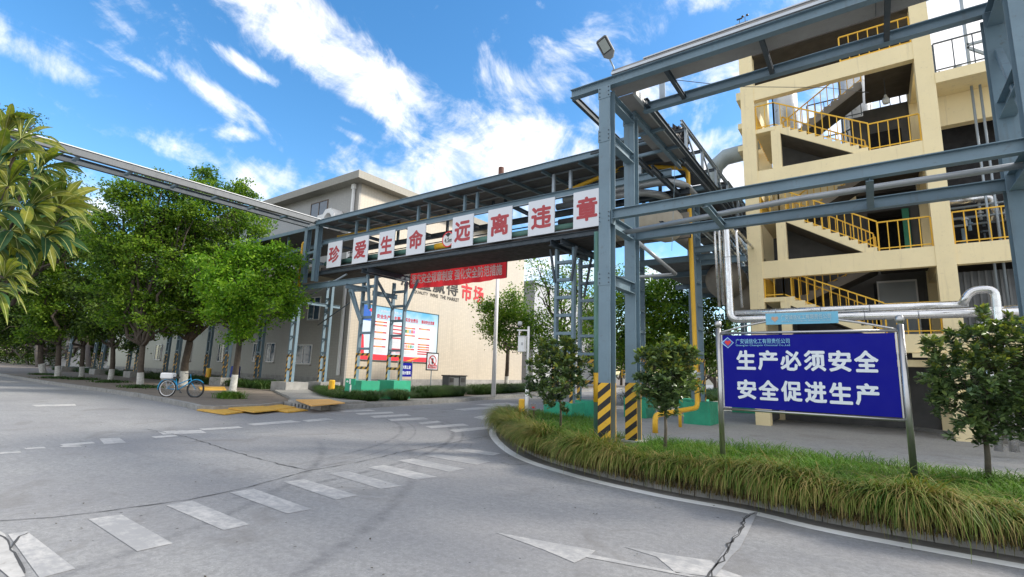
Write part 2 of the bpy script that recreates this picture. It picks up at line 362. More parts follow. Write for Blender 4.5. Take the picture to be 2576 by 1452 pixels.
    def build(s, name, mats, parent=None, smooth=False, fixn=False, **props):
        me = bpy.data.meshes.new(name)
        off = Vector(parent.get('_off', (0, 0, 0))) if parent is not None else Vector((0, 0, 0))
        me.from_pydata([tuple(Vector(v)-off) for v in s.v], [], s.f)
        mats = mats if isinstance(mats, (list, tuple)) else [mats]
        for m in mats: me.materials.append(m)
        if len(mats) > 1: me.polygons.foreach_set('material_index', s.mi)
        if smooth: me.polygons.foreach_set('use_smooth', [True]*len(me.polygons))
        me.update(); o = bpy.data.objects.new(name, me); COL.objects.link(o)
        if parent is not None: o.parent = parent; o['_off'] = list(off)
        return o
def tag(o, label=None, cat=None, group=None, kind=None):
    if label: o['label'] = label
    if cat: o['category'] = cat
    if group: o['group'] = group
    if kind: o['kind'] = kind
    return o
def thing(name, label, cat, loc=(0, 0, 0), group=None):
    o = bpy.data.objects.new(name, None); COL.objects.link(o); o.location = [float(c) for c in loc]; o['_off'] = [float(c) for c in loc]
    o.empty_display_size = .2
    return tag(o, label, cat, group)
def rebase(o):                              # single-mesh thing: origin to its base
    me = o.data; n = len(me.vertices); a = np.empty(n*3); me.vertices.foreach_get('co', a); a = a.reshape(-1, 3)
    c = np.array([(a[:, 0].min()+a[:, 0].max())/2, (a[:, 1].min()+a[:, 1].max())/2, a[:, 2].min()])
    me.vertices.foreach_set('co', (a-c).ravel()); me.update(); o.location = Vector(c)+o.location; return o
def copy_tree(o, parent=None):
    c = o.copy(); COL.objects.link(c)
    if parent is not None: c.parent = parent
    for ch in list(o.children): copy_tree(ch, c)
    return c
def fast(name, verts, quads, m, parent=None, mi=None, smooth=False):
    me = bpy.data.meshes.new(name); verts = np.asarray(verts, dtype=np.float32)
    if parent is not None: verts = verts-np.array(parent.get('_off', (0, 0, 0)), dtype=np.float32)
    k = quads.shape[1]
    me.vertices.add(len(verts)); me.vertices.foreach_set('co', verts.ravel())
    me.loops.add(quads.size); me.loops.foreach_set('vertex_index', quads.ravel().astype(np.int32))
    me.polygons.add(len(quads)); me.polygons.foreach_set('loop_start', np.arange(0, quads.size, k, dtype=np.int32))
    me.polygons.foreach_set('loop_total', np.full(len(quads), k, dtype=np.int32))
    me.materials.append(m)
    if smooth: me.polygons.foreach_set('use_smooth', np.ones(len(quads), dtype=bool))
    me.update(calc_edges=True); o = bpy.data.objects.new(name, me); COL.objects.link(o)
    if parent is not None: o.parent = parent; o['_off'] = parent['_off']
    return o
def text(s, name, m, parent, center, w=None, h=None, axis='x', bold=.02, depth=.004, stretch=True):
    """flat lettering; axis 'x' reads along +x facing -y, 'y' reads along +y facing +x"""
    cu = bpy.data.curves.new(name, 'FONT'); cu.body = s; cu.size = 1; cu.resolution_u = 2
    to = bpy.data.objects.new('tmp', cu); COL.objects.link(to); dg = bpy.context.evaluated_depsgraph_get()
    m0 = bpy.data.meshes.new_from_object(to.evaluated_get(dg)); bpy.data.objects.remove(to)
    # thicken the strokes: the same flat outline laid a few times, each a hair further forward
    vs0 = [v.co.copy() for v in m0.vertices]; fs0 = [list(p.vertices) for p in m0.polygons]; V = []; F = []
    dirs = [(0, 0)]+([(math.cos(t)*bold, math.sin(t)*bold) for t in np.arange(8)*math.pi/4] if bold > .004 else [])
    for k, (dx, dy) in enumerate(dirs):
        o_ = len(V); V += [(v.x+dx, v.y+dy, depth*.3+k*.0004) for v in vs0]; F += [[i+o_ for i in f] for f in fs0]
    me = bpy.data.meshes.new(name); me.from_pydata(V, [], F); bpy.data.meshes.remove(m0)
    n = len(me.vertices); a = np.empty(n*3); me.vertices.foreach_get('co', a); a = a.reshape(-1, 3)
    lo = a.min(0); hi = a.max(0); c = (lo+hi)/2; sx = (w/(hi[0]-lo[0])) if w else None; sy = (h/(hi[1]-lo[1])) if h else None
    sx = sx or sy; sy = sy or sx
    x = (a[:, 0]-c[0])*sx; y = (a[:, 1]-c[1])*sy; z = a[:, 2]
    cen = np.array(center)-np.array(parent.get('_off', (0, 0, 0)))
    if axis == 'x': P = np.stack([x+cen[0], -z+cen[1], y+cen[2]], 1)
    else: P = np.stack([z+cen[0], x+cen[1], y+cen[2]], 1)
    me.vertices.foreach_set('co', P.ravel()); me.materials.clear(); me.materials.append(m); me.update()
    me.name = name; o = bpy.data.objects.new(name, me); COL.objects.link(o); o.parent = parent; return o
def bend(pts, r=.2, n=5):
    """round the corners of a pipe run"""
    P = [Vector(p) for p in pts]; o = [P[0]]
    for i in range(1, len(P)-1):
        a = (P[i-1]-P[i]); b = (P[i+1]-P[i]); rr = min(r, a.length*.45, b.length*.45); a.normalize(); b.normalize()
        p0 = P[i]+a*rr; p2 = P[i]+b*rr
        for k in range(n+1):
            t = k/n; o.append(p0*(1-t)**2+P[i]*2*t*(1-t)+p2*t*t)
    o.append(P[-1]); return o

# ============================================================ SETTING
def struct(mb, name, m, label=None, z=None):
    o = mb.build(name, m); return tag(o, label, None, None, 'structure')
gm = mat('earth', (.16, .15, .11), .95, var=.3, vscale=.5)
struct(MB().sheet([(-700, -500), (700, -500), (700, 900), (-700, 900)], -.03), 'ground', gm, 'bare earth reaching to the horizon beyond the roads')
road = struct(MB().sheet([(-170, -40), (60, -40), (60, 12.5), (-6, 14), (-9, 20), (-9, 140), (-30, 140), (-22, 20), (-18, 13), (-26, 10), (-170, 10)], 0), 'road', roadm, 'pale grey concrete road and junction with tyre marks')
# left block: raised pavement with tree strip
kerb_line = [(-170, 8.9), (-56, 9.0), (-40.5, 8.45), (-30.7, 8.5), (-25.6, 8.45), (-21.5, 8.15), (-19.6, 7.95), (-18.3, 7.75), (-17.75, 8.0), (-17.8, 9.6), (-18.7, 11.0), (-17.2, 11.35), (-16.55, 11.0), (-16.15, 11.3), (-16.2, 13.0), (-16.35, 14.7), (-16.7, 18), (-17.2, 20.95), (-18.0, 25.5), (-18.84, 29.8), (-22, 48), (-30, 90), (-40, 140)]
inner = []
for i, p in enumerate(kerb_line):
    a = Vector(kerb_line[max(i-1, 0)]); b = Vector(kerb_line[min(i+1, len(kerb_line)-1)]); d = (b-a).normalized(); n = Vector((-d.y, d.x)); inner.append((p[0]+n.x*.16, p[1]+n.y*.16))
pv = MB().prism(inner+[(-120, 140), (-170, 60)], -.02, .148).build('pavement_left', walkm); tag(pv, 'brown earthy pavement under the row of trees', kind='structure')
kb = MB(); KL = []
for i in range(len(kerb_line)-1):
    a, b = Vector(kerb_line[i]), Vector(kerb_line[i+1]); n = max(1, int((b-a).length/1.0)) if (b-a).length < 60 else 20
    for k in range(n): KL.append((a+(b-a)*(k/n), a+(b-a)*((k+1)/n)))
for a, b in KL:
    d = (b-a).normalized(); nrm = Vector((-d.y, d.x)); a2 = a+d*.006; b2 = b-d*.006; j = random.uniform(-.012, .012)
    kb.prism([a2+nrm*j, b2+nrm*j, b2+nrm*.17, a2+nrm*.17], -.02, .155+random.uniform(-.008, .008))
struct(kb, 'kerb_left', kerbm, 'worn grey kerb stones round the tree strip and bridge corner')
# light concrete path running back from the corner, and the raised slab at the corner
struct(MB().prism([(-16.6, 11.2), (-16.5, 13.2), (-19.5, 13.6), (-24, 15.6), (-34, 21), (-120, 28), (-120, 26.5), (-34, 18.6), (-25, 14.2), (-20.4, 12.2), (-18.7, 11.3), (-17.4, 11.6)], .10, .24), 'path', pathm, 'pale concrete path leading back from the junction corner')
struct(MB().prism([(-16.45, 13.1), (-16.6, 14.8), (-16.9, 18), (-17.4, 21), (-18.2, 25.5), (-19, 29.8), (-22.2, 48), (-23.2, 48), (-20.0, 29.8), (-19.2, 25.5), (-18.4, 21), (-17.9, 18), (-17.7, 14.8), (-18.2, 13.1)], .10, .163), 'far_pavement', pathm, 'narrow concrete footway in front of the clipped hedges')
# right hand planted bed
front = [G(*p)[:2] for p in [(1262, 1062), (1238, 1080), (1240, 1100), (1275, 1135), (1330, 1163), (1420, 1190), (1500, 1212), (1600, 1235), (1700, 1256), (1890, 1288)]]
front = [tuple(p) for p in front]+[(-.6, 6.68), (.4, 6.66), (3, 6.66), (9, 6.66)]
for _ in range(2):                         # ease the corners of the kerb curve
    q_ = [front[0]]
    for a_, b_ in zip(front[:-1], front[1:]): q_ += [(a_[0]*.75+b_[0]*.25, a_[1]*.75+b_[1]*.25), (a_[0]*.25+b_[0]*.75, a_[1]*.25+b_[1]*.75)]
    front = q_+[front[-1]]
def offs(pl, d):
    o = []
    for i, p in enumerate(pl):
        a = Vector(pl[max(i-1, 0)]); b = Vector(pl[min(i+1, len(pl)-1)]); t = (b-a).normalized(); o.append((p[0]-t.y*d, p[1]+t.x*d))
    return o
line_in = offs(front, .05)
wl = MB(); A = offs(front, -.09); Bq = offs(front, .09)
for i in range(1, len(A)-1): wl.sheet([A[i], A[i+1], Bq[i+1], Bq[i]], .004)
o = wl.build('white_edge_line', mat('edge_line_paint', (.78, .78, .76), .8, var=.12, grime=.22, dirt=(.36, .36, .36)), road)
gut = MB(); A = offs(front, .09); Bq = offs(front, .36)
for i in range(len(A)-1): gut.sheet([A[i], A[i+1], Bq[i+1], Bq[i]], .003)
gut.build('gutter', mat('gutter_concrete', (.21, .20, .185), .9, var=.3, vscale=3, grime=.6), road)
bedf = offs(front, .40)
bed_back = [(9, 10.6), (3, 10.9), (0, 11.2), (-2.6, 11.1), (-3.9, 11.0), (-5.6, 11.3), (-6.3, 12.6), (-7.0, 14.2), (-8.6, 15.2), (-10.2, 15.6)]
bed_poly = bedf+bed_back
struct(MB().prism(bed_poly, -.02, .20), 'planting_bed', soilm, 'raised soil bed between the road and the yard')
kk = MB(); kf = offs(front, .34)
for i in range(len(kf)-1):
    a, b = Vector(kf[i]), Vector(kf[i+1]); n = 1 if (b-a).length < 1.2 else int((b-a).length/.8); d = (b-a).normalized(); nr = Vector((-d.y, d.x))
    for k in range(n):
        p, q = a+(b-a)*(k/n)+d*.005, a+(b-a)*((k+1)/n)-d*.005; kk.prism([p, q, q+nr*.12, p+nr*.12], -.02, .24)
struct(kk, 'kerb_right', kerbm, 'grey kerb stones mostly hidden under the overhanging grass')
struct(MB().prism([(40, 10.5), (-2.6, 11.0), (-3.9, 10.9), (-5.6, 11.2), (-6.3, 12.5), (-7.0, 14.1), (-9.0, 15.2), (-9.6, 20), (-9.2, 60), (40, 60)], -.02, .06), 'yard', yardm, 'pale concrete yard behind the grass bed')

# markings (parts of the road)
def mark(poly, z=.004, m=paint, name='crosswalk_stripe'):
    MB().sheet([tuple(p[:2]) for p in poly], z).build(name, m, road)
stripes = [((222, 1307), (305, 1295), (435, 1368), (345, 1388)), ((20, 1345), (68, 1338), (190, 1432), (100, 1456)), ((417, 1272), (483, 1260), (628, 1320), (563, 1335)), ((578, 1240), (638, 1230), (785, 1282), (722, 1293)), ((713, 1213), (765, 1206), (901, 1247), (845, 1258)),
           ((828, 1192), (875, 1186), (1010, 1223), (960, 1231)), ((925, 1177), (965, 1170), (1100, 1200), (1050, 1208)), ((1000, 1159), (1040, 1154), (1170, 1180), (1130, 1188)), ((1070, 1148), (1105, 1143), (1235, 1162), (1200, 1170)), ((1140, 1134), (1170, 1129), (1260, 1141), (1240, 1147))]
for q in stripes: mark([G(*p) for p in q])
for k in range(2): mark([(-6.5, .55-.65*k), (-5.1, .55-.65*k), (-5.1, .85-.65*k), (-6.5, .85-.65*k)])
# far crossing, faded
for q in [((893, 1040), (985, 1036), (992, 1040), (905, 1044)), ((930, 1047), (1022, 1042), (1035, 1046), (942, 1052)), ((975, 1055), (1065, 1050), (1078, 1055), (985, 1060)), ((1050, 1064), (1100, 1059), (1112, 1063), (1062, 1068)), ((1070, 1073), (1165, 1066), (1180, 1071), (1085, 1078)),
          ((1130, 1082), (1230, 1073), (1245, 1078), (1145, 1088)), ((850, 1034), (930, 1031), (945, 1034), (865, 1037)), ((1190, 1050), (1235, 1042), (1258, 1046), (1215, 1056)), ((1140, 1030), (1240, 1022), (1262, 1026), (1170, 1033))]:
    mark([G(*p) for p in q], m=paint_f)
for q in [((150, 1118), (232, 1112), (240, 1116), (160, 1123)), ((250, 1104), (300, 1102), (318, 1114), (262, 1118)), ((380, 1099), (440, 1094), (448, 1098), (392, 1103)), ((395, 1085), (505, 1082), (520, 1090), (410, 1094)), ((500, 1079), (600, 1073), (612, 1077), (512, 1083)), ((620, 1067), (730, 1058), (760, 1062), (640, 1071)), ((760, 1058), (820, 1052), (840, 1056), (775, 1062)),
          ((80, 1019), (188, 1017), (192, 1021), (90, 1023)), ((150, 1123), (200, 1121), (206, 1124), (156, 1126)), ((60, 1128), (110, 1125), (116, 1128), (66, 1131)), ((0, 1139), (50, 1136), (54, 1139), (0, 1143))]:
    mark([G(*p) for p in q], m=paint_f, name='faded_marking')
for q in [((1195, 1018), (1275, 1013), (1300, 1017), (1320, 1023), (1240, 1022)), ((1150, 1007), (1200, 1004), (1215, 1006), (1165, 1010))]: mark([G(*p) for p in q], m=paint_f, name='faded_marking')
def P2(*p): return [tuple(G(*q)[:2]) for q in p]
mark(P2((1246, 1340), (1498, 1386), (1487, 1396), (1760, 1452), (1735, 1452), (1475, 1403), (1445, 1417), (1370, 1385)), name='turn_arrow')
mark(P2((1568, 1376), (1700, 1399), (1790, 1411), (1812, 1432), (1870, 1452), (1840, 1456), (1700, 1442), (1652, 1402)), name='turn_arrow')
struct_c = [[(0, 1312), (140, 1302), (320, 1280), (480, 1258), (560, 1240), (640, 1222), (770, 1186), (900, 1164), (1000, 1140), (1120, 1118), (1225, 1098)], [(370, 1080), (470, 1100), (600, 1140), (700, 1168), (770, 1183)],
            [(1896, 1290), (1872, 1305), (1858, 1350), (1832, 1372), (1815, 1412), (1790, 1432), (1775, 1470)], [(0, 1345), (30, 1385), (42, 1400), (62, 1445)], [(30, 1380), (52, 1350), (70, 1342)], [(1885, 1296), (1862, 1330), (1846, 1362), (1826, 1392), (1800, 1425), (1786, 1470)], [(1260, 1165), (1290, 1170), (1330, 1168)]]
for ln in struct_c:
    P = [Vector(G(*p)) for p in ln]; Q = []
    for i in range(len(P)-1):
        n = max(2, int((P[i+1]-P[i]).length/.12))
        for k in range(n): Q.append(P[i].lerp(P[i+1], k/n)+Vector((random.gauss(0, .012), random.gauss(0, .012), 0)))
    Q.append(P[-1]); m_ = MB(); hw = [random.uniform(.003, .012) for _ in Q]
    for i in range(len(Q)-1):
        d = (Q[i+1]-Q[i]).normalized(); n = Vector((-d.y, d.x, 0))
        m_.add([Q[i]+n*hw[i]+Vector((0, 0, .007)), Q[i]-n*hw[i]+Vector((0, 0, .007)), Q[i+1]-n*hw[i+1]+Vector((0, 0, .007)), Q[i+1]+n*hw[i+1]+Vector((0, 0, .007))], [(0, 1, 2, 3)])
    m_.build('slab_joint', crackm, road)
mark(P2((0, 1338), (12, 1345), (60, 1440), (62, 1452), (30, 1460), (-40, 1400)), z=.006, m=mat('pale_patch', (.42, .41, .39), .9, var=.2, vscale=6, grime=.4), name='joint_patch')
# concrete patch over the joint by the arrows
mark(P2((1886, 1292), (1906, 1290), (1880, 1345), (1862, 1380), (1840, 1400), (1800, 1452), (1775, 1452), (1820, 1390)), z=.0055, m=mat('patch_concrete', (.31, .31, .31), .9, var=.2, vscale=6, bump=.4), name='joint_patch')
# yellow trench covers
for i, (q, z, lab) in enumerate([(((495, 1030), (570, 1020), (660, 1030), (565, 1041)), .05, 'yellow steel trench cover lying flat, leftmost at the kerb notch'), (((575, 1026), (650, 1018), (700, 1030), (640, 1036)), .10, 'yellow brown trench cover raised on its neighbour, second from left'),
       (((618, 1023), (700, 1016), (745, 1024), (660, 1034)), .07, 'rusty trench cover lying skewed in the middle of the notch'), (((660, 1029), (715, 1022), (775, 1031), (725, 1036)), .05, 'yellow brown trench cover at the right end of the notch')]):
    P = [G(*p, z) for p in q]; tag(rebase(MB().prism([tuple(p[:2]) for p in P], z-.035, z).build('trench_cover', yel_plate)), lab, 'trench cover', 'yellow steel trench covers')
P = [G(*p, .28) for p in ((745, 1005), (828, 1004), (868, 1013), (784, 1020))]
tag(rebase(MB().prism([tuple(p[:2]) for p in P], .243, .28).build('trench_cover', mat('orange_plate', (.72, .40, .12), .6, var=.15, grime=.5, dirt=(.45, .25, .1)))), 'clean orange cover plate on the raised corner slab beside the hedge', 'trench cover', 'yellow steel trench covers')
P = [G(*p, .28) for p in ((500, 969), (565, 969), (570, 976), (505, 976))]
tag(rebase(MB().prism([tuple(p[:2]) for p in P], .15, .19).build('trench_cover', yel_plate)), 'narrow yellow cover strip behind the blue bicycle', 'trench cover', 'yellow steel trench covers')
sb = MB()
for k in range(9):
    x = -18.6+.27*k; sb.box(x, x+.25, 11.12-.02*k, 11.3, .0, .22+random.uniform(-.02, .02))
    if k < 6: sb.box(x+.1, x+.34, 11.1-.02*k, 11.29, -.02, .12)
tag(rebase(sb.build('stone_edging', stone)), 'rough stone retaining edge behind the yellow trench covers', 'stone wall')

# ============================================================ FRONT PIPE RACK
XL, YN, YF, XR = -4.24, 9.12, 10.5, 1.98
rack = thing('pipe_rack', 'blue grey steel pipe rack with striped post feet in the grass bed', 'pipe rack', (XL, YN, .2))
def post(x, y, z0, z1, par, w=.25, d=.26):
    # H section, flanges facing -y and +y
    m = MB(); t = .018
    m.box(x-w/2, x+w/2, y-d/2, y-d/2+t, z0, z1); m.box(x-w/2, x+w/2, y+d/2-t, y+d/2, z0, z1); m.box(x-.008, x+.008, y-d/2+t+.001, y+d/2-t-.001, z0, z1)
    return m.build('post', steel, par)
for x, y, hzm in ((XL, YN, 1), (XL-.03, YF, 1), (XR+.02, YN, 0), (XR, YF, 0)):
    p = post(x, y, .2, 7.62, rack)
    if hzm:
        m = MB(); m.box(x-.132, x+.132, y-.134, y-.1305, .22, 1.43)
        m.build('hazard_marking', hz, p)
        m = MB(); m.box(x+.1255, x+.1285, y-.13, y-.112, .22, 1.43); m.box(x+.1255, x+.1285, y+.112, y+.13, .22, 1.43); m.box(x+.009, x+.012, y-.111, y+.111, .22, 1.43); m.build('yellow_foot', yellow, p)
    MB().box(x-.24, x+.26, y-.22, y+.22, .16, .235).build('base_plate', mat('base_concrete', (.36, .37, .35), .9, var=.3), p)
for y in (YN, YF):
    z = 4.81 if y == YN else 4.70
    MB().ibeam((XL+.02, y-.0, z), (XR+3.5, y, z), .15, .20).build('beam', steel, rack)
MB().ibeam((-5.1, YN, 7.76), (XR+4, YN, 7.76), .15, .20).build('beam', steel, rack)
MB().ibeam((-3.95, YF, 7.74), (XR+4, YF, 7.74), .15, .20).build('beam', steel, rack)
for x in (-2.3, .15):
    MB().ibeam((x, YN+.01, 4.72), (x, YF-.01, 4.66), .10, .12).build('cross_beam', steel, rack)
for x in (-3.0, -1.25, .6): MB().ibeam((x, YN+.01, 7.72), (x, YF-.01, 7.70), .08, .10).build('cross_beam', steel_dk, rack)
for z in (7.50, 6.52, 4.70, 3.48):
    MB().ibeam((XL, YN+.132, z), (XL, YF-.132, z), .18, .24 if z < 7 else .2).build('cross_beam', steel, rack)
for z in (7.50, 4.70, 5.9): MB().ibeam((XR, YN+.132, z), (XR, YF-.132, z), .2, .28).build('cross_beam', steel, rack)
# knee braces between right hand posts
MB().bar((XR-.0, YN+.14, 5.2), (XR, YF-.14, 6.9), .09, .09).build('brace', steel, rack)
MB().ibeam((-5.1, YN+.08, 7.76), (-5.1, 14.3, 7.70), .08, .16).build('beam', steel_dk, rack)
MB().ibeam((XL, YF+.1, 7.74), (XL, 14.2, 7.74), .10, .16).build('beam', steel, rack)
MB().ibeam((-3.83, YF-.2, 7.80), (-3.9, 19.5, 7.80), .10, .16).build('beam', steel_dk, rack)
for y in (11.7, 12.9): MB().bar((-5.1, y, 7.74), (-3.86, y, 7.76), .07, .08).build('cross_beam', steel, rack)
MB().bar((-4.15, 13.4, 7.55), (-4.3, 13.4, 5.0), .01, .01).build('hanger', steel, rack)
tray_m = mat('tray_underside', (.30, .29, .28), .7, var=.12, streak=.3)
# cable tray: underside sheet with turned-up edges, an L on plan
tr = MB(); tr.box(-4.35, XR+4, 9.24, 9.90, 7.86, 7.885); tr.box(-4.35, XR+4, 9.885, 9.90, 7.886, 8.0); tr.box(-4.1, XR+4, 9.05, 9.235, 7.872, 7.99)
tr.build('cable_tray', tray_m, rack)
tr = MB(); tr.box(-4.62, -3.98, 9.91, 13.9, 7.84, 7.86); tr.build('cable_tray', tray_m, rack); MB().box(-3.975, -3.90, 9.91, 13.9, 7.80, 7.97).build('tray_edge', mat('pale_edge', (.62, .62, .60), .5), rack)
tr = MB(); tr.box(-4.1, XR+4, 9.02, 9.045, 7.875, 7.93); tr.box(-3.4, XR+4, 9.03, 9.4, 7.995, 8.02); tr.build('tray_cover', zinc, rack)
tr = MB(); tr.box(-3.925, -3.86, 10.6, 13.8, 7.885, 7.95); tr.build('tray_edge', zinc, rack)
for x in (-3.05, -1.3, .45): MB().box(x, x+.006, 9.25, 9.88, 7.852, 7.859).build('tray_joint', steel_dk, rack)
MB().box(-3.55, -3.42, 10.42, 10.45, 7.83, 8.35).build('post_stub', steel_lt, rack)
P = [(-4.24, 9.85, 4.92), (XR+4, 9.85, 4.96)]
o = MB().tube([(-4.33, 9.9, 4.63), (-1.0, 9.9, 4.80), (XR+4, 9.9, 4.80)], .055, 14).build('pipe', greypipe, smooth=True); tag(rebase(o), 'thin grey pipe lying along the lower beams of the front rack', 'pipe')
for x, y in ((XL, YN), (XL-.03, YF)):
    for z in (4.75, 7.5, 6.52, 3.48):
        g_ = MB(); g_.box(x+.1255, x+.145, y-.09, y+.09, z-.15, z+.15) if y == YN and z in (4.75,) else g_.box(x-.14, x+.14, y-.139, y-.1315, z-.14, z+.14)
        g_.build('gusset_plate', steel, rack)
        bo = MB()
        for dx in (-.1, .1):
            for dz in (-.09, 0, .09): bo.tube([(x+dx, y-.139, z+dz), (x+dx, y-.152, z+dz)], .013, 6)
        bo.build('bolts', steel_dk, rack)
# wire
o = MB().tube([(-3.48, 10.43, 8.32), (-2.2, 12, 8.5), (-.5, 14.5, 9.2), (.5, 19, 11)], .008, 5).build('cable', blackp); tag(rebase(o), 'thin cable sagging from the rack stub to the yellow building', 'cable')

# street lamp on the tray
L0 = on(1543, 168, 1, 9.05); L1 = on(1522, 118, 1, 8.75)
lamp = thing('street_lamp', 'flat grey floodlight on a bent arm at the corner of the high tray', 'lamp', L0)
Q = [Vector(L0)+Vector((.02, 0, -.12)), Vector(L0), Vector(on(1534, 150, 1, 8.95))]
MB().tube(Q, .018, 8).build('arm', steel_lt, lamp, smooth=True)
hc = Vector(L1); ax = (Vector(on(1507, 98, 1, 8.7))-Vector(on(1536, 152, 1, 8.95))).normalized()
sx = Vector((.98, .15, .12)).normalized(); sx = (sx-ax*sx.dot(ax)).normalized(); nz = ax.cross(sx).normalized()
if nz.y > 0: nz = -nz
def slab(c, a, b, n, outline, t0, t1):
    k = len(outline); vs = [c+a*u+b*v+n*t0 for u, v in outline]+[c+a*u+b*v+n*t1 for u, v in outline]
    return vs, [list(range(k)), list(range(k, 2*k))[::-1]]+[[i+k, (i+1) % k+k, (i+1) % k, i] for i in range(k)]
nz2 = (nz*.8+Vector((0, 0, -.6))).normalized(); nz2 = (nz2-ax*nz2.dot(ax)).normalized(); sx = ax.cross(nz2).normalized()
mh = MB(); mh.add(*slab(hc, sx, ax, nz2, [(-.04, -.27), (.04, -.27), (.13, -.17), (.13, .17), (.10, .20), (-.10, .20), (-.13, .17), (-.13, -.17)], -.045, 0)); mh.build('housing', mat('lamp_grey', (.17, .18, .18), .5), lamp)
mh = MB(); mh.add(*slab(hc, sx, ax, nz2, [(-.105, -.12), (.105, -.12), (.105, .17), (-.105, .17)], .001, .006)); mh.build('bezel', blackp, lamp)
mh = MB(); mh.add(*slab(hc, sx, ax, nz2, [(-.085, -.10), (.085, -.10), (.085, .15), (-.085, .15)], .0065, .009)); mh.build('lens', mat('lamp_lens', (.33, .37, .35), .25), lamp)

# ============================================================ PIPE BRIDGE OVER THE ROAD
X0, X1, YB, YK = -60.0, -4.6, 14.5, 16.35
bridge = thing('pipe_bridge', 'long roofed steel pipe bridge crossing the road, carrying the slogan plates', 'pipe bridge', (-12, YB, 6))
BX0 = -22.6
MB().ibeam((BX0, YB, 7.78), (X1, YB, 7.74), .16, .22).build('top_chord', steel, bridge)
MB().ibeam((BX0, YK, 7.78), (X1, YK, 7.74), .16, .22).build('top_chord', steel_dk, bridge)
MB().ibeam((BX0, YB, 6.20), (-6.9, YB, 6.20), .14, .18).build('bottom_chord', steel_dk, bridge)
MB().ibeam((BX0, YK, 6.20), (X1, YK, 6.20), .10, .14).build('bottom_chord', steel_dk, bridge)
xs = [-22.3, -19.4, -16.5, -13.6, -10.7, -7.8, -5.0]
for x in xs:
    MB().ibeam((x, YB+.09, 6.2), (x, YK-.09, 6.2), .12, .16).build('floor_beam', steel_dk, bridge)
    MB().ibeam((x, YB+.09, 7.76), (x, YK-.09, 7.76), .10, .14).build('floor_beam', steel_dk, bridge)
for x in [-22.2, -18.2, -14.2, -10.2, -6.2]: MB().bar((x, YK, 6.3), (x, YK, 7.66), .10, .10).build('bridge_post', steel_dk, bridge)
for x in (-19.87, -18.99, -15.62, -14.99, -12.96, -12.31, -8.79, -8.11, -5.6):
    MB().bar((x, YB, 7.89), (x, YB, 8.56), .10, .10, (0, 1, 0)).build('roof_post', steel_lt if x > -10 else steel, bridge)
    MB().bar((x, YK, 7.89), (x, YK, 8.86), .10, .10, (0, 1, 0)).build('roof_post', steel_dk, bridge)
def rz(y): return 8.70+(y-14.1)*.07
for x in np.arange(-22.3, -4.6, 1.47):
    MB().ibeam((x, 14.12, rz(14.12)-.09), (x, 17.0, rz(17.0)-.09), .07, .12).build('rafter', steel, bridge)
for y in (14.9, 15.9, 16.8): MB().bar((BX0, y, rz(y)-.015), (X1, y, rz(y)-.015), .05, .05).build('purlin', steel_lt, bridge)
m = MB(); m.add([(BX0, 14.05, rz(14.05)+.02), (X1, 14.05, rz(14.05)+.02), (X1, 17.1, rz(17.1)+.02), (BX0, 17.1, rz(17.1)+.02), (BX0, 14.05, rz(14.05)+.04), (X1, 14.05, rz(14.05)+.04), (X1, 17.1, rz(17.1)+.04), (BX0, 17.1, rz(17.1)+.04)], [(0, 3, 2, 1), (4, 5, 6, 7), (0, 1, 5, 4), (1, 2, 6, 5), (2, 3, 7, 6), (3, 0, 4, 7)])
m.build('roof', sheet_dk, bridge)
m = MB(); m.box(BX0, X1, 14.0, 14.04, 8.60, 8.80); m.box(BX0, X1, 13.96, 13.999, 8.60, 8.63); m.box(BX0, X1, 13.95, 14.04, 8.803, 8.82); m.build('roof_gutter', steel, bridge)
m = MB(); m.box(BX0, -7.0, 14.62, 16.3, 6.07, 6.10); m.build('drip_tray', mat('tray_dark', (.045, .038, .033), .8, var=.4), bridge)
m = MB(); m.box(BX0, -7.0, 14.56, 14.60, 6.08, 6.5); m.build('side_sheet', mat('side_sheet_dark', (.06, .05, .045), .85, var=.4, streak=.4), bridge)
m = MB()
for z in (7.05, 7.35, 7.6): m.bar((BX0, 16.1, z), (X1, 16.1, z), .04, .04)
m.build('walkway_rail', steel_dk, bridge)
m = MB(); m.box(BX0, -10.6, 16.15, 16.2, 6.1, 7.1); m.box(-10.4, X1, 16.15, 16.2, 6.1, 6.95); m.build('back_lagging', insul, bridge)
# pipes carried by the bridge
def pipe(name, pts, r, m, label, cat='pipe', group=None, n=16, br=.25, parts=None):
    o = MB().tube(bend(pts, br), r, n).build(name, m, smooth=True); return tag(rebase(o), label, cat, group)
def pipeband(pts, r, step, par=None):
    m = MB(); 
    for i in range(len(pts)-1):
        a, b = Vector(pts[i]), Vector(pts[i+1]); L = (b-a).length; d = (b-a)/L; k = int(L/step)
        for j in range(1, k): p = a+d*(j*step); m.tube([p-d*.012, p+d*.012], r+.004, 16)
    return m
gp = thing('green_pipe', 'dull green pipe with a yellow band running behind the slogan plates', 'pipe', (-12, 14.78, 6.7), 'pipes on the bridge')
MB().tube([(-22.5, 14.78, 6.72), (-6.9, 14.78, 6.62)], .135, 18).build('pipe', greenpipe, gp, smooth=True)
MB().tube([(-14.7, 14.78, 6.676), (-13.55, 14.78, 6.67)], .150, 18).build('yellow_band', yellow, gp, smooth=True)
pipe('silver_pipe', [(-22.5, 15.35, 6.5), (-6.9, 15.35, 6.5)], .2, insul, 'thick lagged pipe in the middle of the bridge floor', group='pipes on the bridge')
pipe('silver_pipe', [(-22.5, 15.85, 6.42), (-5.2, 15.85, 6.42), (-5.2, 40, 6.42)], .22, insul, 'lagged pipe turning away from the bridge beside the tree', group='pipes on the bridge')
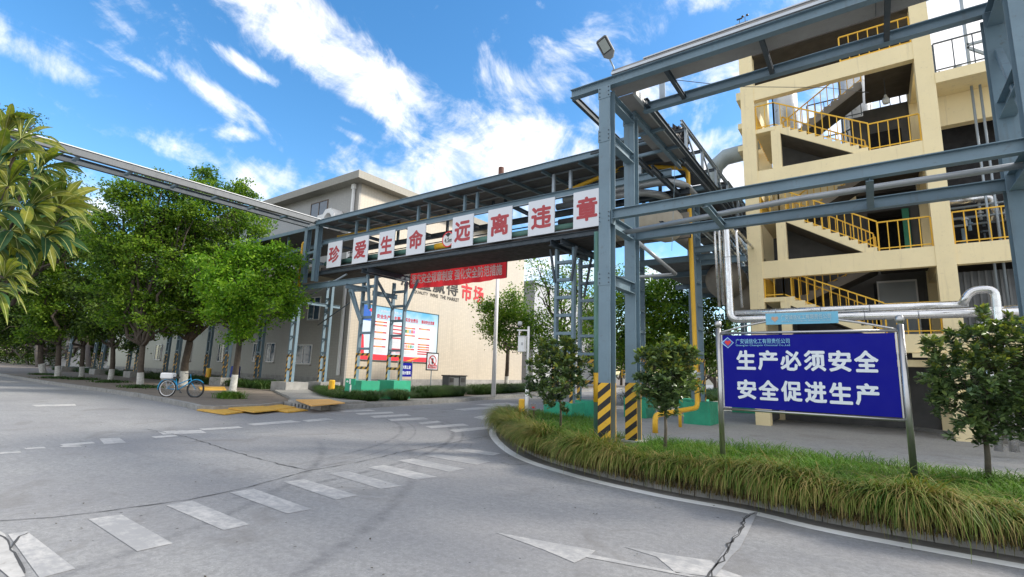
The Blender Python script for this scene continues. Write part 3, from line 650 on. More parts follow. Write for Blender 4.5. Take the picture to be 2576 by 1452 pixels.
pipe('grey_pipe', [(-22.5, 14.95, 6.28), (-6.9, 14.95, 6.28)], .15, mat('brown_lagging', (.06, .05, .043), .85, var=.4, streak=.5, bump=.4), 'dark stained pipe slung under the bridge', group='pipes on the bridge')
pipe('grey_pipe', [(-22.5, 16.0, 6.30), (-4.9, 16.0, 6.30)], .16, mat('brown_lagging2', (.09, .07, .055), .85, var=.4, streak=.5), 'second dark pipe under the bridge, behind the first', group='pipes on the bridge')
# yellow gas pipe: along the bridge, then down the tower, then to the bed
ypx, ypy = -4.72, 17.3
T = on(1730, 424, 1, 16.9); zt = 8.2
ypipe = thing('gas_pipe', 'bright yellow gas pipe dropping beside the ladder column to the grass', 'pipe', (T[0], 16.9, .5))
top = Vector((T[0], 16.9, T[2])); bot = Vector(on(1750, 1016, 1, 16.9)); bot.z = .62; bot.x = top.x+.1

MB().tube(bend([(-22.4, 15.25, 8.28), (-9.0, 15.25, 8.10), (-6.5, 15.6, top.z), tuple(top), tuple(bot), (-4.96, 13.72, .53), (-4.96, 13.72, .06)], .22), .075, 14).build('pipe', yellow, ypipe, smooth=True)
MB().tube([(-4.96, 15.9, .56), (-4.96, 15.9, .06)], .05, 10).build('foot', yellow, ypipe, smooth=True)
MB().tube([bot+Vector((0, 0, .95)), bot+Vector((0, 0, 1.02))], .14, 14).tube([bot+Vector((0, 0, 1.06)), bot+Vector((0, 0, 1.13))], .14, 14).build('flange', steel_lt, ypipe)
MB().tube([bot+Vector((-.02, -.05, 1.05)), bot+Vector((-.02, -.3, 1.05))], .04, 10).box(bot.x-.1, bot.x+.1, bot.y-.36, bot.y-.3, 1.55, 1.8).build('valve', white, ypipe)

# slogan plates hung on the bridge
PX = [(-21.79, -20.56), (-19.83, -18.71), (-17.95, -16.90), (-16.10, -14.98), (-13.45, -12.35), (-11.62, -10.49), (-9.76, -8.66), (-7.92, -6.90)]
chars = '珍爱生命远离违章'; pos = ['leftmost, next to the steel column', 'second from left', 'third from left', 'fourth from left', 'right of the round height sign', 'third from right', 'second from right', 'rightmost, beside the blue post']
for i, (a, b) in enumerate(PX):
    if i == 0: a, b = -21.85, -20.72
    z0, z1 = (6.37, 7.66)
    pl = thing('slogan_plate', 'white plate with red character %s on the bridge, %s' % (chars[i], pos[i]), 'sign', ((a+b)/2, 14.38, z0), 'slogan plates on the bridge')
    MB().box(a, b, 14.365, 14.40, z0, z1).build('plate', whitesign, pl)
    text(chars[i], 'character', red_t, pl, ((a+b)/2, 14.362, (z0+z1)/2), (b-a)*.76, (z1-z0)*.66, bold=.034)
for z in (7.63, 6.39): MB().bar((-21.8, 14.42, z), (-6.8, 14.42, z), .03, .03).build('sign_rail', steel_lt, bridge)
# height limit sign on the far side of the bridge, seen between two plates
hs_ = thing('height_sign', 'round white 4.5m height limit sign with red rim, half hidden by a plate', 'sign', (-14.0, 14.62, 6.75))
cx, cz = on(1127, 602, 1, 14.6)[[0, 2]]
def disc(cx, y, cz, r, r0=0, n=32):
    m = MB()
    for k in range(n):
        a, b = 2*math.pi*k/n, 2*math.pi*(k+1)/n
        if r0: m.add([(cx+r0*math.cos(a), y, cz+r0*math.sin(a)), (cx+r0*math.cos(b), y, cz+r0*math.sin(b)), (cx+r*math.cos(b), y, cz+r*math.sin(b)), (cx+r*math.cos(a), y, cz+r*math.sin(a))], [(3, 2, 1, 0)])
        else: m.add([(cx, y, cz), (cx+r*math.cos(a), y, cz+r*math.sin(a)), (cx+r*math.cos(b), y, cz+r*math.sin(b))], [(0, 1, 2)])
    return m
disc(cx, 14.60, cz, .33).build('disc', white, hs_); disc(cx, 14.596, cz, .33, .285).build('rim', banner_r, hs_)
text('4.5m', 'numerals', blackp, hs_, (cx+.02, 14.594, cz-.04), .42, .2, bold=.02)
MB().plate([(cx-.13, cz+.2), (cx, cz+.09), (cx+.13, cz+.2), (cx+.2, cz+.2), (cx, cz+.29), (cx-.2, cz+.2)], 14.591, 14.595).build('arrow', blackp, hs_)
# red banner
bn = thing('red_banner', 'red cloth banner with pale characters hung under the bridge', 'banner', (-15.25, 16.6, 5.3))
m = MB(); nx, nz_ = 60, 6
for j in range(nz_+1):
    for i in range(nx+1):
        u, v = i/nx, j/nz_; m.v.append((-18.2+5.9*u, 16.6+.05*math.sin(u*26+v*2)+.03*math.sin(u*61), 5.46+.80*v-.07*math.sin(math.pi*u)*(1 if v < 1 else .6)-.04*(1-u)))
for j in range(nz_):
    for i in range(nx): a = j*(nx+1)+i; m.f.append([a, a+1, a+nx+2, a+nx+1]); m.mi.append(0)
cl_ = banner_r.copy(); cl_.name = 'banner_cloth'; t_ = cl_.node_tree; tr_ = N(t_, 'ShaderNodeBsdfTranslucent'); tr_.inputs[0].default_value = (.85, .05, .06, 1); ms_ = N(t_, 'ShaderNodeMixShader'); ms_.inputs[0].default_value = .28
t_.links.new(t_.nodes['Principled BSDF'].outputs[0], ms_.inputs[1]); t_.links.new(tr_.outputs[0], ms_.inputs[2]); t_.links.new(ms_.outputs[0], t_.nodes['Material Output'].inputs[0])
m.build('cloth', cl_, bn, smooth=True)
text('落实安全规章制度 强化安全防范措施', 'characters', mat('banner_text', (.95, .80, .80), .7), bn, (-15.22, 16.50, 5.83), 5.5, .50, bold=.02)
MB().bar((-18.2, 16.6, 5.5), (-18.2, 16.6, 6.5), .03, .03).build('banner_pole', rust, bn); MB().bar((-12.3, 16.6, 5.5), (-12.3, 16.6, 6.5), .03, .03).build('banner_pole', rust, bn)
MB().tube([(-18.2, 16.6, 6.44), (-15.2, 16.6, 6.37), (-12.3, 16.6, 6.44)], .008, 5).build('cord', blackp, bn)

# ------------------------------------------------------------ lattice support towers
def lattice(par, x, y, z0, z1, w=.72, along='x', hazard=1.25, step=.72, m=steel, ground=True):
    """column of two channels joined by batten plates"""
    c = thing if False else None
    col = MB()
    ends = []
    for s in (-1, 1):
        px, py = (x+s*(w/2-.05), y) if along == 'x' else (x, y+s*(w/2-.05))
        ends.append((px, py)); a, b = (.10, .16) if along == 'x' else (.16, .10)
        col.box(px-a/2, px+a/2, py-b/2, py+b/2, z0, z1)
    o = col.build('column', m, par)
    z = z0+hazard+.15; spec = []
    while z < z1-.15: spec.append(z); z += step
    proto_ = None
    for z in spec:
        for q in (-1, 1):
            bt = MB()
            if along == 'x': bt.box(x-w/2+.1, x+w/2-.1, y+q*.083, y+q*.095, z, z+.10)
            else: bt.box(x+q*.083, x+q*.095, y-w/2+.1, y+w/2-.1, z, z+.10)
            bt.build('batten', m, o)
    if hazard:
        h = MB()
        def piece(u0, u1, za, zb):
            if along == 'x': h.box(x+u0, x+u1, y-.102, y-.097, z0+za, z0+zb)
            else: h.box(x+.097, x+.102, y+u0, y+u1, z0+za, z0+zb)
        piece(-w/2, -w/2+.12, 0, hazard); piece(w/2-.12, w/2, 0, hazard); piece(-w/2+.12, w/2-.12, hazard-.12, hazard); piece(-w/2+.12, w/2-.12, hazard*.42, hazard*.42+.12)
        h.build('hazard_frame', hz2, o)
    return o
def block(par, x0, x1, y0, y1, z0, z1, m):
    b = MB(); t = .05; b.prism([(x0, y0), (x1, y0), (x1, y1), (x0, y1)], z0, z1); 
    return b.build('footing', m, par)
grp = 'lattice towers under the pipe bridge'
# left tower over the corner
tw = thing('support_tower', 'blue steel lattice tower on green footings left of the road', 'tower', (-19, 15, .15), grp)
lattice(tw, -18.85, 14.75, .95, 5.75, .98); lattice(tw, -18.75, 16.5, .95, 5.75, .98)
block(tw, -19.4, -18.25, 14.25, 15.25, .1, .97, green_p); block(tw, -19.3, -18.15, 16.0, 17.05, .1, .99, green_p)
MB().ibeam((-18.8, 14.2, 5.95), (-18.8, 17.0, 5.95), .16, .22).build('head_beam', steel_dk, tw)
MB().ibeam((-18.4, 14.2, 5.95), (-18.4, 17.0, 5.95), .16, .22).build('head_beam', steel_dk, tw)
MB().ibeam((-18.8, 14.9, 5.0), (-18.8, 16.4, 5.0), .1, .22).build('tie_beam', steel, tw)
MB().ibeam((-18.8, 14.75, 5.1), (-18.8, 13.4, 5.1), .12, .2).build('tie_beam', steel, tw)
MB().ibeam((-18.9, 14.65, 5.60), (-26, 14.65, 5.60), .14, .28).build('side_beam', steel, tw)
MB().ibeam((-19.1, 14.6, 5.15), (-20.2, 14.6, 5.2), .12, .2).build('tie_beam', steel, tw)
for a, b in [((-20.2, 14.7, 5.1), (-19.3, 14.7, 3.7)), ((-19.9, 14.5, 5.35), (-18.9, 14.5, 3.5)), ((-18.5, 14.55, 4.2), (-18.8, 14.55, 5.8)), ((-17.5, 16.5, 5.8), (-18.3, 16.5, 4.3)), ((-18.8, 15.0, 5.75), (-18.8, 16.2, 4.4))]:
    MB().bar(a, b, .10, .10).build('brace', steel, tw)
o = MB().tube([(-19.2, 15.3, 1.0), (-19.2, 15.3, 6.0)], .035, 10).build('pipe', rust, smooth=True); tag(rebase(o), 'thin rusty drain pipe between the two columns of the left tower', 'pipe')
# right tower
tw = thing('support_tower', 'blue lattice tower on green footings behind the left bed shrub', 'tower', (-8.8, 15.4, .06), grp)
lattice(tw, -8.5, 14.9, .60, 5.9, .78, hazard=1.5, step=.62); lattice(tw, -8.5, 16.65, .60, 5.9, .78, hazard=1.5, step=.66)
block(tw, -9.0, -7.95, 14.45, 15.35, .05, .62, green_p); block(tw, -8.95, -7.95, 16.2, 17.1, .05, .64, green_p)
MB().ibeam((-8.7, 14.2, 5.98), (-8.7, 17, 5.98), .16, .2).build('head_beam', steel_dk, tw); MB().ibeam((-8.3, 14.2, 5.98), (-8.3, 17, 5.98), .16, .2).build('head_beam', steel_dk, tw)
for a, b in [((-9.05, 14.78, 5.9), (-8.85, 14.78, 4.7)), ((-8.0, 14.78, 5.9), (-8.2, 14.78, 4.7)), ((-7.7, 16.65, 5.9), (-8.15, 16.65, 4.5)), ((-8.6, 16.5, 4.4), (-8.3, 16.5, 5.9))]: MB().bar(a, b, .07, .07).build('brace', steel_dk, tw)
# corner tower by the yellow pipe
tw = thing('support_tower', 'blue lattice tower on green footings right of the yellow gas pipe', 'tower', (-4.9, 17.6, .06), grp)
lattice(tw, -4.85, 17.75, .76, 8.2, .78, 'y', 1.45, .82); lattice(tw, -7.2, 18.4, .76, 8.2, .78, 'y', 1.45, .82)
block(tw, -5.25, -4.4, 17.2, 18.25, .05, .78, green_p); block(tw, -7.65, -6.8, 17.9, 18.9, .05, .78, green_p)
MB().ibeam((-7.4, 17.75, 5.75), (-4.0, 17.75, 5.75), .14, .2).build('head_beam', steel, tw); MB().ibeam((-7.4, 17.75, 8.3), (-4.0, 17.75, 8.3), .14, .18).build('head_beam', steel, tw)
MB().ibeam((-4.9, 17.4, 5.95), (-3.6, 17.4, 5.95), .14, .22).build('bracket', steel, tw); MB().ibeam((-4.9, 18.1, 5.65), (-3.3, 18.1, 5.65), .14, .22).build('bracket', steel, tw)
o = MB().tube(bend([(-6.0, 13.0, 5.0), (-4.6, 17.0, 3.35)], .1), .055, 12).build('pipe', greypipe, smooth=True)
bpy.data.objects.remove(o)
pa, pb, pc = on(1600, 605, 1, 13.0), on(1700, 690, 1, 14.5), on(1560, 700, 1, 14.5)
o = MB().tube([pa, pb], .055, 12).tube([pb, pc], .05, 12).build('pipe', greypipe, smooth=True); tag(rebase(o), 'grey stay pipes meeting in a V under the tray behind the blue posts', 'pipe')
o = MB().tube([(-8.2, 14.35, 6.1), (-7.0, 14.1, 5.9), (-6.95, 14.1, .3)], .075, 12).build('pipe', mat('teal_pipe', (.05, .22, .19), .5), smooth=True)
pa = on(1497, 560, 1, 10.6); o.data.clear_geometry() if False else None
bpy.data.objects.remove(o)
dp = thing('drain_pipe', 'dark green drain pipe with yellow foot behind the left blue post', 'pipe', (-4.43, 10.0, .2))
xg = on(1500, 1050, 1, 10.0)[0]; MB().tube([(xg, 10.0, .2), (xg-.01, 10.0, on(1500, 584, 1, 10.0)[2])], .055, 12).build('pipe', greenpipe, dp, smooth=True); MB().tube([(xg, 10.0, 1.0), (xg, 10.0, 1.62)], .062, 12).build('yellow_foot', yellow, dp, smooth=True)
# towers that carry the bridge on to the left, behind the trees
for i, (x, nm) in enumerate([(-26.2, 'nearest the tan building corner'), (-33.5, 'second beyond the corner, behind the bright tree'), (-41, 'behind the tree with the bicycle'), (-48.5, 'fourth of the row behind the tree trunks'), (-57, 'fifth of the row behind the tree trunks'), (-67, 'farthest, at the left end behind the trees')]):
    t_ = thing('support_tower', 'lattice tower on grey stone base, '+nm, 'tower', (x, 15.6, .15), 'towers behind the tree row')
    lattice(t_, x, 15.6, .62, 7.6, .62, hazard=1.5, step=.8); lattice(t_, x-.1, 17.7, .62, 7.6, .62, hazard=1.5, step=.8)
    block(t_, x-.75, x+.75, 15.0, 16.3, .1, .64, stone); block(t_, x-.8, x+.7, 17.1, 18.4, .1, .64, stone)
    MB().ibeam((x, 15, 5.1), (x, 18.4, 5.1), .12, .18).build('tie_beam', steel, t_); MB().ibeam((x, 14.3, 7.5), (x, 18.6, 7.5), .14, .2).build('head_beam', steel, t_)
br2 = thing('pipe_bridge', 'lower roofed pipe rack running left behind the trees in front of the tan building', 'pipe bridge', (-40, 15, 7))
MB().ibeam((-22.7, 14.6, 7.7), (-75, 14.6, 7.7), .14, .2).build('chord', steel, br2); MB().ibeam((-22.7, 18.2, 7.7), (-75, 18.2, 7.7), .14, .2).build('chord', steel, br2)
MB().ibeam((-22.7, 14.6, 6.2), (-75, 14.6, 6.2), .14, .2).build('chord', steel_dk, br2)
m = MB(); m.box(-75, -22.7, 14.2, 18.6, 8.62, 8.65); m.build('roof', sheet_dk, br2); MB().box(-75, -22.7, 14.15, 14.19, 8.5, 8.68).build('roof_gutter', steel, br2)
MB().tube([(-22.6, 15.4, 6.6), (-75, 15.4, 6.6)], .3, 12).tube([(-22.6, 16.3, 6.6), (-75, 16.3, 6.6)], .35, 12).build('pipes', insul, br2, smooth=True)
for x in (-26, -30, -34, -38): MB().bar((x, 14.6, 7.8), (x, 14.6, 8.6), .09, .09).build('roof_post', steel, br2)
o = MB().tube(bend([(-23.6, 14.35, 7.95), (-24.1, 14.35, 7.95), (-24.1, 14.35, 5.6)], .15), .08, 12).build('gas_pipe', yellow, smooth=True); tag(rebase(o), 'short yellow gas pipe bending down beside the left steel column', 'pipe')
o = MB().tube([(-24.3, 14.9, 5.3), (-26.4, 15.4, 3.6)], .05, 10).build('stay_pipe', steel, smooth=True); bpy.data.objects.remove(o)
pa, pb = on(872, 690, 1, 14.6), on(760, 755, 1, 15.0)
o = MB().tube([pa, pb], .05, 10).build('stay_pipe', steel_lt, smooth=True); tag(rebase(o), 'thin diagonal stay from the left tower to the column behind', 'stay')
pa, pb = on(880, 762, 1, 14.8), on(800, 818, 1, 15.5)
o = MB().tube([pa, pb], .03, 8).build('stay_rod', steel_dk, smooth=True); tag(rebase(o), 'lower dark stay rod crossing the downpipe of the tan building', 'stay')

# ------------------------------------------------------------ overhead cable tray on the left, with its double post
lt = thing('cable_tray_bridge', 'pale topped twin beam cable tray high above the left road', 'cable tray', (-22.7, 14.2, 5.7))
XT = -22.6
MB().ibeam((XT, -6, 8.84), (XT, 14.3, 8.84), .12, .22).build('beam', steel_dk, lt); MB().ibeam((XT-.95, -6, 8.78), (XT-.95, 14.3, 8.78), .16, .24).build('beam', steel_dk, lt)
MB().box(XT+.062, XT+.085, -6, 14.3, 8.70, 8.948).build('side_plate', mat('tray_side', (.12, .13, .14), .5, .2, var=.08, streak=.2), lt)
MB().box(XT-.12, XT+.06, -6, 14.3, 8.70, 8.72).build('tray', sheet_dk, lt); MB().box(XT-.12, XT+.12, -6, 14.35, 8.952, 8.985).build('tray_cover', mat('white_cover', (.60, .61, .62), .35), lt)
for y in np.arange(-5, 14, 1.6): MB().bar((XT-.8, y, 8.74), (XT-.07, y, 8.76), .12, .08).build('cross_beam', steel, lt)
for x in (XT-.95, XT+.02): 
    m = MB(); m.box(x-.12, x+.12, 14.12, 14.14, 5.75, 8.7); m.box(x-.12, x+.12, 14.36, 14.38, 5.75, 8.7); m.box(x-.01, x+.01, 14.141, 14.359, 5.75, 8.7); m.build('post', steel, lt)
MB().bar((XT-.83, 14.25, 7.25), (XT-.1, 14.25, 7.3), .12, .12).build('cross_beam', steel, lt)

# ------------------------------------------------------------ rack running away along the yellow building
rk = thing('pipe_rack', 'covered steel pipe rack running away between the trees and the yellow building', 'pipe rack', (-4.5, 20, 6))
for x in (-3.95, -4.9): MB().ibeam((x, 13.6, 7.62), (x, 48, 7.62), .1, .18).build('chord', steel_dk, rk)
for x in (-3.95,): MB().ibeam((x, 13.4, 8.72), (x, 48, 8.72), .08, .12).build('roof_edge', steel_lt, rk)
y = 13.8
while y < 46:
    MB().bar((-3.95, y, 7.7), (-3.95, y, 8.68), .07, .07, (0, 1, 0)).build('upright', steel_lt, rk); MB().bar((-3.95, y+.05, 8.62), (-3.95, y+1.5, 7.74), .04, .05).build('diagonal', steel_lt, rk)
    MB().ibeam((-7.0, y, 8.66), (-3.98, y, 8.66), .06, .10).build('rafter', steel_dk, rk); y += 1.7
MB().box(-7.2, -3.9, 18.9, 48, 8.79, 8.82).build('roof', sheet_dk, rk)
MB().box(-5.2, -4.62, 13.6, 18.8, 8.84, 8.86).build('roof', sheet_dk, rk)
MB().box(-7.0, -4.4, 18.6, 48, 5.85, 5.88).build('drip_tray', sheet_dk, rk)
for y in (20.5, 23.5, 26.5, 30, 34, 38): MB().ibeam((-7.4, y, 5.75), (-3.4, y, 5.75), .12, .2).build('cross_beam', steel, rk); 
for i, y in enumerate((25.5, 33, 41)):
    t_ = thing('support_tower', 'slender steel tower under the receding rack, %s beyond the gas pipe' % ('first', 'second', 'third')[i], 'tower', (-5, y, .06), 'towers under the receding rack')
    lattice(t_, -4.85, y, .5, 8.2, .7, 'y', 1.3, .82); lattice(t_, -7.2, y, .5, 8.2, .7, 'y', 1.3, .82); block(t_, -5.4, -4.4, y-.6, y+.6, .05, .52, green_p); block(t_, -7.8, -6.7, y-.6, y+.6, .05, .52, green_p)
g2 = 'lagged pipes turning with the rack'
pipe('lagged_pipe', [(-9, 15.6, 7.95), (-5.25, 15.6, 7.95), (-4.75, 16.2, 7.95), (-4.6, 48, 7.95)], .13, greypipe, 'upper grey pipe turning the corner under the tray roof', group=g2, br=.4)
pipe('lagged_pipe', [(-9, 15.1, 7.55), (-5.9, 15.1, 7.55), (-5.3, 15.8, 7.55), (-5.1, 48, 7.4)], .12, greypipe, 'lower grey pipe turning the corner beside the yellow gas pipe', group=g2, br=.4)
pipe('lagged_pipe', [(-9, 15.3, 7.0), (-6.4, 15.3, 7.0), (-5.7, 16.2, 7.0), (-5.6, 48, 7.0)], .14, mat('dark_lag', (.12, .12, .12), .7, var=.3), 'dark pipe below the grey ones turning the corner', group=g2, br=.4)
dv = thing('lagged_duct', 'fat tan lagged duct lying under the front beams, rounded at its end', 'duct', (-6, 15.2, 6))
a, b = Vector(on(1588, 548, 1, 15.3)), Vector(on(1700, 570, 1, 15.9)); ra = .62
ctr = [Vector((-7.4, 15.35, 6.62)), Vector((-6.2, 15.35, 6.62)), Vector((-5.6, 15.35, 6.55)), Vector((-5.2, 15.36, 6.42)), Vector((-4.95, 15.37, 6.30)), Vector((-4.78, 15.38, 6.22)), Vector((-4.66, 15.38, 6.17)), Vector((-4.62, 15.38, 6.15))]
MB().tube(ctr, [.56, .56, .56, .56, .54, .45, .28, .04], 28).build('body', mat('duct_lagging', (.36, .32, .25), .8, var=.18, vscale=1.5, streak=.35, bump=.4, bscale=6), dv, smooth=True)
m = MB()
for x in np.arange(-7.3, -6.1, .3): m.tube([(x, 15.35, 6.62), (x+.02, 15.35, 6.62)], .566, 24, False)
m.build('lagging_bands', mat('lag_band', (.20, .18, .15), .7), dv)
dv = thing('lagged_duct', 'brown domed duct end behind the ladder column of the corner tower', 'duct', (-4.6, 20, 5))
MB().tube([Vector((-4.7, 24.5, 5.3)), Vector((-4.4, 20.0, 5.3)), Vector((-4.38, 19.6, 5.3)), Vector((-4.37, 19.35, 5.3)), Vector((-4.36, 19.25, 5.3))], [.72, .72, .6, .4, .06], 24).build('body', insul, dv, smooth=True)
MB().tube([Vector((-3.6, 24.5, 4.6)), Vector((-3.9, 20.6, 4.6)), Vector((-3.9, 20.2, 4.6))], [.7, .7, .3], 20).build('second_body', insul, dv, smooth=True)

# bright clad pipes in front of the yellow building
g3 = 'bright clad pipes by the yellow building'
YS = 16.0
def clad(pts, r, label, br=.22):
    t_ = thing('clad_pipe', label, 'pipe', pts[0], g3); MB().tube(bend(pts, br), r, 16).build('pipe', foil, t_, smooth=True); pipeband(pts, r, 1.1).build('joint_bands', mat('band_metal', (.4, .4, .41), .4, .9), t_); return t_
clad([(-3.75, 22, 6.35), (-3.44, YS, 6.35), (-3.40, YS, 3.32), (6.5, YS, 3.28)], .105, 'thick bright clad pipe dropping beside the building and turning right, lower of the pair')
clad([(-3.95, 21.6, 6.30), (-3.66, YS+.1, 6.30), (-3.62, YS+.1, 3.8)], .045, 'thin bright pipe just left of the thick clad drop')
clad([(-4.0, 21.4, 6.2), (-3.80, YS+.1, 6.2), (-3.74, YS+.1, 3.75)], .04, 'thinnest bright pipe, leftmost of the vertical drops')
clad([(-3.2, 21.6, 6.2), (-3.18, YS+.15, 6.15), (-3.10, YS+.15, 3.7)], .04, 'thin pale pipe just right of the thick clad drop')
clad([(-3.28, YS+.05, 3.52), (1.95, YS+.05, 3.52)], .095, 'upper bright clad pipe running right behind the big blue sign')
clad([(-3.2, YS+.45, 3.42), (6.5, YS+.45, 3.42)], .07, 'clad pipe behind the pair, glimpsed between them')
q_ = [tuple(on(*p, 1, 15.6)) for p in ((2420, 768), (2440, 731), (2502, 726), (2516, 850))]
clad(q_+[(q_[-1][0], 15.6, .2)], .09, 'clad elbow dropping behind the right hand shrub', .25)
clad([(2.1, YS-.5, 3.05), (2.1, YS-.5, .2)], .08, 'short clad drop behind the top of the right hand shrub')
clad([(2.6, YS+.2, 3.3), (7, YS+.2, 3.6)], .17, 'large clad pipe at the right edge of the picture')
print('part2 done')

# ============================================================ TAN BUILDING
tb = thing('tan_building', 'tan tiled factory building with flat overhanging eave behind the pipe bridge', 'building', (-27, 19.7, 0))
MB().box(-27.15, -27, 19.85, 39.3, .1, 13.66).build('wall', tanw, tb)
MB().box(-70, -27, 19.7, 19.85, .1, 13.66).build('side_wall', tanw_shade, tb)
MB().box(-70, -27.15, 39.15, 39.3, .1, 13.66).box(-70, -69.85, 19.85, 39.15, .1, 13.66).build('rear_wall', tanw_shade, tb)
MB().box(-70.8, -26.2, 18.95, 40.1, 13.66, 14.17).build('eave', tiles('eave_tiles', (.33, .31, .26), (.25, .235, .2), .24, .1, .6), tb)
m = MB(); m.box(-69.9, -26.96, 19.655, 19.698, .1, .80); m.box(-26.998, -26.95, 19.655, 39.3, .1, .80); m.build('plinth', stone, tb)
MB().box(-27.55, -27.38, 19.50, 19.64, 1.0, 13.3).box(-27.62, -27.31, 19.46, 19.65, 13.3, 13.62).build('downpipe', white, tb)
def window(x0, x1, z0, z1, par, y=19.7, n=2, fm=white, bars=True):
    w_ = MB(); t = .06
    w_.box(x0, x1, y-.05, y-.001, z0, z0+t); w_.box(x0, x1, y-.05, y-.001, z1-t, z1)
    for k in range(n+1): xx = x0+(x1-x0-t)*k/n; w_.box(xx, xx+t, y-.05, y-.001, z0+t+.001, z1-t-.001)
    f = w_.build('window', fm, par); MB().box(x0+t, x1-t, y-.02, y-.008, z0+t, z1-t).build('pane', glass, f)
    MB().box(x0-.05, x1+.05, y-.12, y-.001, z0-.07, z0-.002).build('sill', tanw_shade, f)
window(-32.5, -30.45, 11.9, 13.15, tb, fm=mat('brown_frame', (.16, .12, .10), .6)); 
for a, b, z0, z1 in [(-32.7, -30.7, 1.62, 2.95), (-31.6, -30.2, 4.6, 6.2), (-36.5, -35.3, 1.7, 3.1), (-38.4, -37.6, 1.7, 3.1), (-44, -43, 1.6, 3.1), (-50, -49, 1.6, 3.1), (-57, -55.5, 1.6, 3.1), (-42, -40.5, 4.6, 6.2)]: window(a, b, z0, z1, tb)
cw = MB()
k = 8
cc = on(830, 552, 1, 19.0)
for i in range(k):
    a, b = 2*math.pi*(i+.5)/k, 2*math.pi*(i+1.5)/k
    pts = [(cc[0]+r_*math.cos(t_), y_, cc[2]+r_*math.sin(t_)) for y_ in (18.8, 19.65) for t_, r_ in ((a, .75), (b, .75), (b, .42), (a, .42))]
    cw.add(pts, [(0, 1, 2, 3), (7, 6, 5, 4), (0, 4, 5, 1), (2, 6, 7, 3)])
cw.build('vent_cowl', white, tb); MB().box(cc[0]-1.5, cc[0]-.7, 19.0, 19.6, cc[2]+.1, cc[2]+.5).build('vent_duct', white, tb)
# painted company slogan on the wall (left part sits behind the banner)
cb = mat('lettering_black', (.025, .022, .02), .6); cr_ = mat('lettering_red', (.50, .01, .015), .5)
for ch, y0, y1 in (('质', 23.8, 25.3), ('量', 25.45, 26.85), ('赢', 27.0, 28.35), ('得', 28.5, 29.9)): text(ch, 'wall_character', cb, tb, (-26.985, (y0+y1)/2, 7.98), y1-y0, 1.2, 'y', .02)
for wd_, ya_, yb_ in (('QUALITY', 25.05, 26.55), ('WINS', 26.75, 27.62), ('THE', 27.85, 28.5), ('MARKET', 28.68, 30.05)): text(wd_, 'wall_word', cb, tb, (-26.985, (ya_+yb_)/2, 7.12), yb_-ya_, .28, 'y', .012)
text('市', 'wall_character', cr_, tb, (-26.985, 30.95, 7.92), 1.35, 1.45, 'y', .035); text('场', 'wall_character', cr_, tb, (-26.985, 32.5, 7.92), 1.35, 1.45, 'y', .03)
# big notice board on the wall
nb = thing('notice_board', 'large blue and white safety notice board with red headings on the tan wall', 'notice board', (-26.95, 24.2, 2.05))
XB = -26.94
def pnl(y0, y1, z0, z1, m, name, d=0.0, par=nb): return MB().box(XB-.03+d, XB+d, y0, y1, z0, z1).build(name, m, par)
bl = bpy.data.materials.new('board_blue_print'); bl.use_nodes = True; t = bl.node_tree; b = NB(t)
tcx = N(t, 'ShaderNodeTexCoord').outputs['Object']; sp = N(t, 'ShaderNodeSeparateXYZ'); t.links.new(tcx, sp.inputs[0])
fz = b.mr(sp.outputs[2], 2.3, 3.6, 0, 1); fn = b.noise(tcx, .8, 4)
t.links.new(b.mix(b.m('MULTIPLY', fz, b.mr(fn, .3, .6, .6, 1)), (.55, .68, .80, 1), (.07, .36, .62, 1)), t.nodes['Principled BSDF'].inputs['Base Color'])
pnl(20.7, 27.72, 2.05, 5.65, bl, 'board'); 
m = MB(); m.box(XB-.02, XB+.03, 20.64, 20.699, 2.0, 5.7); m.box(XB-.02, XB+.03, 27.721, 27.78, 2.0, 5.7); m.box(XB-.02, XB+.03, 20.7, 27.72, 5.651, 5.7); m.box(XB-.02, XB+.03, 20.7, 27.72, 2.0, 2.049); m.build('frame', mat('frame_dark', (.08, .12, .12), .5), nb)
MB().plate([(20.7, 2.05), (27.7, 2.05), (27.7, 2.42), (25.4, 2.35), (20.7, 2.45)], XB+.001, XB+.006, 'x').build('red_band', banner_r, nb)
MB().plate([(20.72, 2.3), (21.05, 2.3), (20.9, 3.6), (20.72, 3.9)], XB+.0065, XB+.009, 'x').build('red_flag', banner_r, nb)
MB().plate([(20.75, 4.6), (21.4, 4.6), (21.3, 5.6), (20.75, 5.6)], XB+.002, XB+.007, 'x').build('blue_flag', mat('deep_blue', (.01, .10, .45), .5), nb)
MB().plate([(21.2, 5.3), (21.5, 5.15), (21.6, 5.3), (21.35, 5.45)], XB+.008, XB+.011, 'x').build('red_flag', banner_r, nb)
MB().plate([(24.7, 2.07), (25.9, 2.38), (26.05, 2.38), (25.0, 2.07)], XB+.0065, XB+.009, 'x').build('gold_ribbon', yellow, nb)
wp = mat('board_white', (.72, .74, .78), .4, var=.03); wr = mat('heading_red', (.48, .02, .03), .5); gold = mat('heading_gold', (.72, .42, .06), .5); grl = mat('print_grey', (.42, .42, .45), .6)
pnl(21.55, 27.35, 2.5, 4.72, wp, 'white_panel', .004)
text('落实安全责任', 'board_title', wr, nb, (XB+.005, 24.9, 4.98), 1.5, .30, 'y', .03); text('推动安全发展', 'board_title', wr, nb, (XB+.005, 26.65, 4.98), 1.35, .28, 'y', .03); text('安全生产月主题', 'board_title', wr, nb, (XB+.005, 22.9, 4.98), 2.1, .30, 'y', .03)
text('广安诚信化工有限责任公司', 'board_small_print', wp, nb, (XB+.005, 23.0, 5.35), 2.0, .18, 'y', .01)
cols = [(21.65, 22.85), (23.0, 24.2), (24.4, 25.5), (25.75, 27.0)]
bars = MB(); tags_ = MB(); lines = MB()
d1, d2 = XB+.0045, XB+.008
